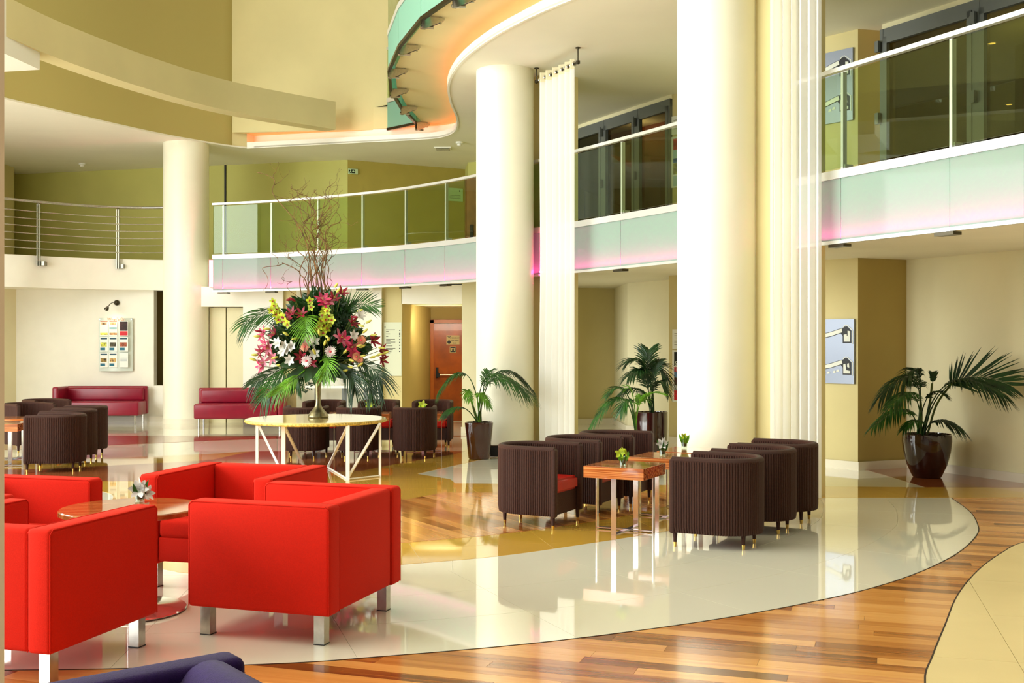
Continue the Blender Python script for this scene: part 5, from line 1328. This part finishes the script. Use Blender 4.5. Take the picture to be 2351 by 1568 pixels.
# flowers: one mesh per kind, copied and turned
def aim(o, p, d, roll, s=1.0):
    d = Vector(d).normalized(); qn = d.to_track_quat('Z', 'Y'); o.parent = AR
    o.location = Vector(p)-Vector(AR.location); o.rotation_mode = 'QUATERNION'; o.rotation_quaternion = qn @ Matrix.Rotation(roll, 3, 'Z').to_quaternion(); s *= 0.88; o.scale = (s, s, s)
def petal_mesh(npet, L, wd, cup, curl, n=5, seed=0):
    b = MB()
    for k in range(npet):
        a = 2*PI*k/npet; ca, sa = math.cos(a), math.sin(a); o = len(b.v)
        for i in range(n+1):
            u = i/n; w_ = wd*0.5*math.sin(PI*(0.05+0.93*u))**0.75; r = L*u*(math.cos(cup*(1-u)+0.05)); z = L*(math.sin(cup)*u-curl*u*u)
            for s, dz in ((-1, 0.3), (0, 0), (1, 0.3)):
                x, y = r, s*w_; b.v.append((x*ca-y*sa, x*sa+y*ca, z+dz*w_*0.6+0.0008*k))
        for i in range(n): b.f += [(o+3*i, o+3*i+1, o+3*i+4, o+3*i+3), (o+3*i+1, o+3*i+2, o+3*i+5, o+3*i+4)]
    return b
PROTO = {}
def kind(nm, key, mb, m):
    o = mb.build(nm, m, None, 60); PROTO[key] = o.data; bpy.data.objects.remove(o)
kind('lily', 'lily', petal_mesh(6, 0.115, 0.045, 0.9, 0.25), M['lily'])
kind('lily', 'lilyp', petal_mesh(6, 0.12, 0.045, 0.7, 0.2), M['lily_pale'])
kind('lily', 'lilyd', petal_mesh(6, 0.10, 0.04, 1.15, 0.15), M['lily_deep'])
kind('white_flower', 'white', petal_mesh(6, 0.095, 0.055, 0.9, 0.2), M['white_petal'])
g = petal_mesh(20, 0.075, 0.016, 0.12, 0.1, 3); g2 = petal_mesh(16, 0.05, 0.012, 0.4, 0.1, 3); g.add(g2.v, g2.f)
kind('gerbera', 'gerb', g, M['gerbera']); kind('gerbera', 'gerbp', g, M['peach'])
kind('flower_centre', 'gc', MB().lathe([(0.0, 0.012), (0.012, 0.010), (0.016, 0.0)], (0, 0, 0), 12), M['gerb_c'])
kind('orchid_bloom', 'orc', petal_mesh(5, 0.062, 0.04, 0.35, 0.1, 4), M['orchid'])
kind('orchid_lip', 'lip', petal_mesh(3, 0.022, 0.018, 1.0, 0.1, 3), M['orchid_lip'])
budm = MB().lathe([(0.0, 0.0), (0.012, 0.012), (0.019, 0.04), (0.017, 0.075), (0.009, 0.10), (0.0, 0.11)], (0, 0, 0), 8)
kind('flower_bud', 'bud', budm, M['bud']); kind('flower_bud', 'budr', budm, M['lily_deep'])
kind('stamen', 'st', MB().tube([(0, 0, 0), (0.01, 0, 0.07)], 0.002, 4).tube([(0, 0, 0), (-0.01, 0.008, 0.065)], 0.002, 4).tube([(0, 0, 0), (0, -0.012, 0.065)], 0.002, 4), M['bud'])
def put(key, nm, px, py, d, dirv=None, s=1.0):
    p = V(px, py, d)
    if dirv is None:
        dirv = Vector((p.x-VX, -0.55+rnd.uniform(-.15, .15), (p.z-c0.z)*0.8+0.1))
    o = bpy.data.objects.new(nm, PROTO[key]); COL.objects.link(o); aim(o, p, dirv, rnd.random()*6, s)
    s_ = MB().tube([p-Vector(dirv).normalized()*0.01, p*0.6+S0*0.4+Vector((0, 0.15, -.02)), S0+Vector((0, 0, .1))], 0.004, 4).build('stalk', M['stalk'], AR); s_.data.transform(INV)
    return o
def sub(key, nm, par, s=1.0):
    o = bpy.data.objects.new(nm, PROTO[key]); COL.objects.link(o); o.parent = par; o.scale = (s, s, s); o.location = (0, 0, 0.01); return o
for px, py, k in [(608, 768, 'lily'), (612, 792, 'lily'), (603, 808, 'lilyd'), (608, 832, 'lilyp'), (604, 842, 'lily'), (634, 767, 'lilyd'), (665, 736, 'lilyd'), (672, 722, 'lilyd'), (694, 724, 'lilyd'), (740, 691, 'lily'), (754, 693, 'lilyp'),
                  (783, 677, 'lilyd'), (779, 777, 'lilyp'), (787, 781, 'lily'), (803, 798, 'lily'), (806, 814, 'lily'), (870, 806, 'lilyd'), (806, 744, 'lilyd'), (852, 783, 'lilyd'), (715, 834, 'lilyd'), (693, 819, 'lilyd'), (620, 800, 'lilyp'), (873, 826, 'lilyd'), (744, 700, 'lily'), (765, 690, 'lilyd'), (628, 820, 'lilyp')]:
    o = put(k, 'lily', px, py, -0.62+0.25*abs(px-735)/140, s=1.0+0.15*rnd.random()); sub('st', 'stamen', o)
for px, py, k, s in [(709, 781, 'gerb', 1.1), (759, 807, 'gerb', 1.15), (704, 829, 'gerb', 1.15), (700, 796, 'gerbp', 1.0), (829, 781, 'gerbp', 1.0), (818, 819, 'gerbp', .9), (826, 826, 'gerbp', .7)]:
    o = put(k, 'gerbera', px, py, -0.72, dirv=((px-735)/200, -1, 0.05), s=s); sub('gc', 'flower_centre', o)
for px, py in [(660, 803), (672, 796), (652, 808), (722, 785), (824, 726), (668, 826), (809, 772), (656, 795), (722, 812), (641, 788)]:
    put('white', 'white_flower', px, py, -0.6, s=0.9)
for px, py in [(628, 692), (631, 702), (637, 710), (624, 712), (643, 722), (634, 722), (650, 728), (640, 734), (656, 738), (661, 745), (750, 706), (744, 714), (753, 715), (741, 724), (757, 727), (748, 735), (737, 738), (757, 742), (743, 748), (733, 750), (750, 755), (727, 757), (715, 706), (712, 690), (742, 765), (763, 735)]:
    o = put('orc', 'orchid_bloom', px, py, -0.6+0.15*rnd.random(), dirv=(rnd.uniform(-.5, .5), -1, rnd.uniform(-.3, .3))); sub('lip', 'orchid_lip', o)
for px, py, k in [(664, 771, 'bud'), (734, 771, 'bud'), (748, 771, 'bud'), (744, 794, 'bud'), (753, 784, 'bud'), (818, 795, 'bud'), (824, 798, 'bud'), (800, 825, 'bud'), (798, 841, 'bud'), (786, 853, 'bud'), (820, 842, 'bud'), (640, 819, 'bud'), (863, 817, 'bud'), (725, 814, 'bud'), (652, 840, 'bud'), (684, 776, 'bud'), (788, 812, 'bud'), (848, 822, 'bud'), (825, 820, 'bud'),
                  (673, 686, 'budr'), (679, 692, 'budr'), (808, 728, 'budr'), (602, 762, 'budr'), (839, 742, 'bud'), (832, 765, 'bud'), (850, 770, 'bud'), (594, 815, 'bud'), (590, 828, 'bud'), (768, 660, 'bud'), (772, 672, 'bud'), (868, 798, 'bud'), (877, 813, 'bud'), (600, 772, 'bud'), (622, 755, 'bud'), (819, 715, 'bud'), (822, 745, 'bud')]:
    put(k, 'flower_bud', px, py, -0.72+0.3*abs(px-735)/140, dirv=((px-735)/110+rnd.uniform(-.2, .2), -0.35, rnd.uniform(-.3, .6)), s=1.0)
# curly willow
def willow(pts, r0, r1, seed, forks=3, wob=0.045):
    rd = random.Random(seed); c = cr(pts, 6); b = MB(); out = []
    ph = [rd.uniform(0, 6) for _ in range(4)]; n = len(c)
    for i, p in enumerate(c):
        s = i/(n-1); a = wob*(0.3+s)
        out.append(p+Vector((a*math.sin(9*s*2+ph[0])+a*.6*math.sin(23*s+ph[1]), a*math.cos(8*s*2+ph[2]), a*.5*math.sin(19*s+ph[3]))))
    out2 = cr(out, 2); b.tube(out2, [r0+(r1-r0)*i/(len(out2)-1) for i in range(len(out2))], 5)
    for k in range(forks):
        i = int(len(out2)*(0.3+0.65*rd.random())); i = min(i, len(out2)-2); p = out2[i]; d = Vector((rd.uniform(-1, 1), rd.uniform(-.5, .5), rd.uniform(0.0, 1.0))).normalized(); L = 0.22+0.28*rd.random(); ps = [p]
        for j in range(7):
            d = (d+Vector((rd.uniform(-.8, .8), rd.uniform(-.5, .5), rd.uniform(-.3, .6)))).normalized(); ps.append(ps[-1]+d*L/7)
        ps = cr(ps, 3); b.tube(ps, [r1*1.3-(r1*0.7)*j/(len(ps)-1) for j in range(len(ps))], 4)
        m_ = ps[len(ps)//2]; d = Vector((rd.uniform(-1, 1), 0, rd.uniform(0, 1))).normalized(); pe = [m_]
        for j in range(4):
            d = (d+Vector((rd.uniform(-.9, .9), rd.uniform(-.5, .5), rd.uniform(-.3, .5)))).normalized(); pe.append(pe[-1]+d*0.045)
        b.tube(cr(pe, 2), r1*0.6, 4)
    o = b.build('willow_branch', M['twig'], AR, 60); o.data.transform(INV)
BR = [([V(722, 760), V(715, 640, .1), V(705, 560), V(660, 490, -.1), V(628, 430), V(612, 405), V(598, 390)], .008, 3), ([V(705, 750), V(690, 650), V(676, 615, -.2), V(648, 606, -.2), V(620, 610, -.2), V(608, 635, -.2), V(606, 665, -.2)], .007, 1),
      ([V(735, 760), V(730, 640), V(716, 560), V(708, 510), V(706, 470), V(690, 440)], .009, 5), ([V(740, 760), V(735, 650), V(728, 580), V(738, 520), V(745, 470), V(728, 430)], .009, 5),
      ([V(745, 760), V(748, 660, .1), V(742, 590), V(752, 540), V(770, 510), V(782, 492)], .008, 5), ([V(748, 760), V(755, 680), V(745, 620), V(757, 560), V(765, 480), V(752, 432)], .007, 4),
      ([V(728, 760), V(700, 650), V(690, 620, .1), V(710, 570), V(695, 520), V(672, 500), V(645, 505)], .007, 4), ([V(738, 760), V(738, 640), V(722, 600, .1), V(705, 520), V(690, 480), V(668, 450)], .008, 5),
      ([V(742, 760), V(750, 650), V(738, 560, -.1), V(722, 520), V(716, 470), V(726, 440)], .008, 5), ([V(733, 760), V(722, 680), V(712, 610), V(728, 555), V(718, 515), V(700, 500)], .008, 6),
      ([V(730, 740), V(712, 680), V(700, 640), V(682, 600), V(660, 575), V(652, 545)], .006, 3), ([V(750, 740), V(758, 690), V(755, 640), V(742, 600), V(760, 560), V(768, 545)], .007, 4),
      ([V(744, 760), V(742, 690), V(728, 650), V(735, 600), V(728, 545), V(740, 500)], .009, 6), ([V(735, 760), V(726, 700), V(700, 610), V(688, 560), V(700, 520), V(690, 470)], .007, 5),
      ([V(755, 740), V(762, 680), V(758, 650), V(765, 625)], .005, 2), ([V(722, 740), V(706, 690), V(712, 650), V(722, 600), V(712, 545), V(732, 500)], .008, 6),
      ([V(700, 720), V(668, 660), V(655, 640), V(638, 650)], .004, 1), ([V(738, 760), V(752, 600), V(740, 550), V(732, 510), V(748, 450), V(762, 428)], .007, 5)]
for i, (pt, r, fk) in enumerate(BR): willow(pt, r*1.15, r*0.35, 100+i, fk)

# ---- small vases ------------------------------------------------------------------------------
def small_vase(c, zt, label, flower, leaf, kindf, h=0.085, r=0.034, cat='flower vase'):
    t = thing('flower_vase', label, cat, (c[0], c[1], zt), 0, 'small flower glasses on the tables')
    MB().lathe([(0.0, 0.001), (r*0.8, 0.001), (r, h), (r*0.93, h), (r*0.74, 0.008), (0.0, 0.008)], (0, 0, 0), 20).build('glass', M['vase_glass'], t, 40)
    rd = random.Random(label); b = MB()
    for k in range(5):
        a = k*1.3+rd.random(); leafblade(b, (0.01*math.cos(a), 0.01*math.sin(a), 0.03), (0.055*math.cos(a), 0.055*math.sin(a), h+0.02+0.05*rd.random()), 0.028, 0.1, 4)
    b.build('leaves', M[leaf], t, 60)
    b = MB(); b.lathe([(0.0, 0.015), (r*0.66, 0.02), (r*0.8, 0.055), (0.0, 0.065)], (0, 0, 0), 12); b.build('moss', M['foliage'], t, 60)
    for k, (dx, dz, s) in enumerate(kindf):
        o = bpy.data.objects.new('bloom', PROTO[flower]); COL.objects.link(o); o.parent = t; o.location = (dx, -0.01, h+dz); o.rotation_euler = (1.1, dx*6, k); o.scale = (s, s, s)
    return t
def on_t(px, py, z): p = G(px, py, z); return (p.x, p.y)
small_vase(on_t(1430, 1070, .58), .58, 'small glass with green orchids on the nearest square table', 'orc', 'leaf_bright', [(-.025, .02, .8), (.02, .02, .8), (0, .045, .6)])
small_vase(on_t(1521, 1047, .58), .58, 'small glass with a white flower on the middle square table', 'white', 'leaf', [(-.01, .02, .6), (.0, .04, .5)])
small_vase(on_t(1571, 1029, .58), .58, 'small glass with green leaves on the farthest square table', 'orc', 'leaf_bright', [(0, .03, .6), (-.02, .04, .5)])
small_vase(on_t(321, 1152, .637), .637, 'small glass with white roses on the round table of the red armchairs', 'white', 'leaf', [(0.005, .0, .7), (.035, -.02, .6), (-.01, .025, .6), (.01, -.035, .6)], h=0.07, r=0.036)
small_vase((-2.13, 16.95), .58, 'small glass with a yellow-green flower on the middle table of the far group', 'orc', 'leaf_bright', [(0, .03, 1.2)], h=0.09)
small_vase((-1.34, 16.95), .58, 'small glass with a yellow-green flower on the right table of the far group', 'orc', 'leaf_bright', [(0, .03, 1.2)], h=0.09)
t = thing('flower_vase', 'small silver vase with greenery on the white console table', 'flower vase', (-3.35, 22.45, 0.78), 0, 'small vases on the console')
MB().lathe([(0.0, 0.0), (0.06, 0.0), (0.045, 0.02), (0.02, 0.05), (0.055, 0.10), (0.075, 0.17), (0.07, 0.17), (0.0, 0.12)], (0, 0, 0), 20).build('body', M['chrome'], t, 40)
b = MB()
for k in range(16):
    a = k*2.4; leafblade(b, (0, 0, 0.13), (0.16*math.cos(a), 0.10*math.sin(a), 0.25+0.012*k), 0.03, 0.1, 4)
b.build('leaves', M['leaf'], t, 60)
t = thing('flower_vase', 'glass vase of mixed foliage at the left of the white console table', 'flower vase', (-3.72, 22.45, 0.78), 0, 'small vases on the console')
MB().lathe([(0.0, 0.001), (0.05, 0.001), (0.06, 0.16), (0.055, 0.16), (0.046, 0.01), (0.0, 0.01)], (0, 0, 0), 20).build('glass', M['vase_glass'], t, 40)
b = MB()
for k in range(26):
    a = k*2.4; leafblade(b, (0, 0, 0.03), (0.15*math.cos(a), 0.10*math.sin(a), 0.18+0.008*k), 0.035, 0.1, 4)
b.build('leaves', M['foliage'], t, 60)
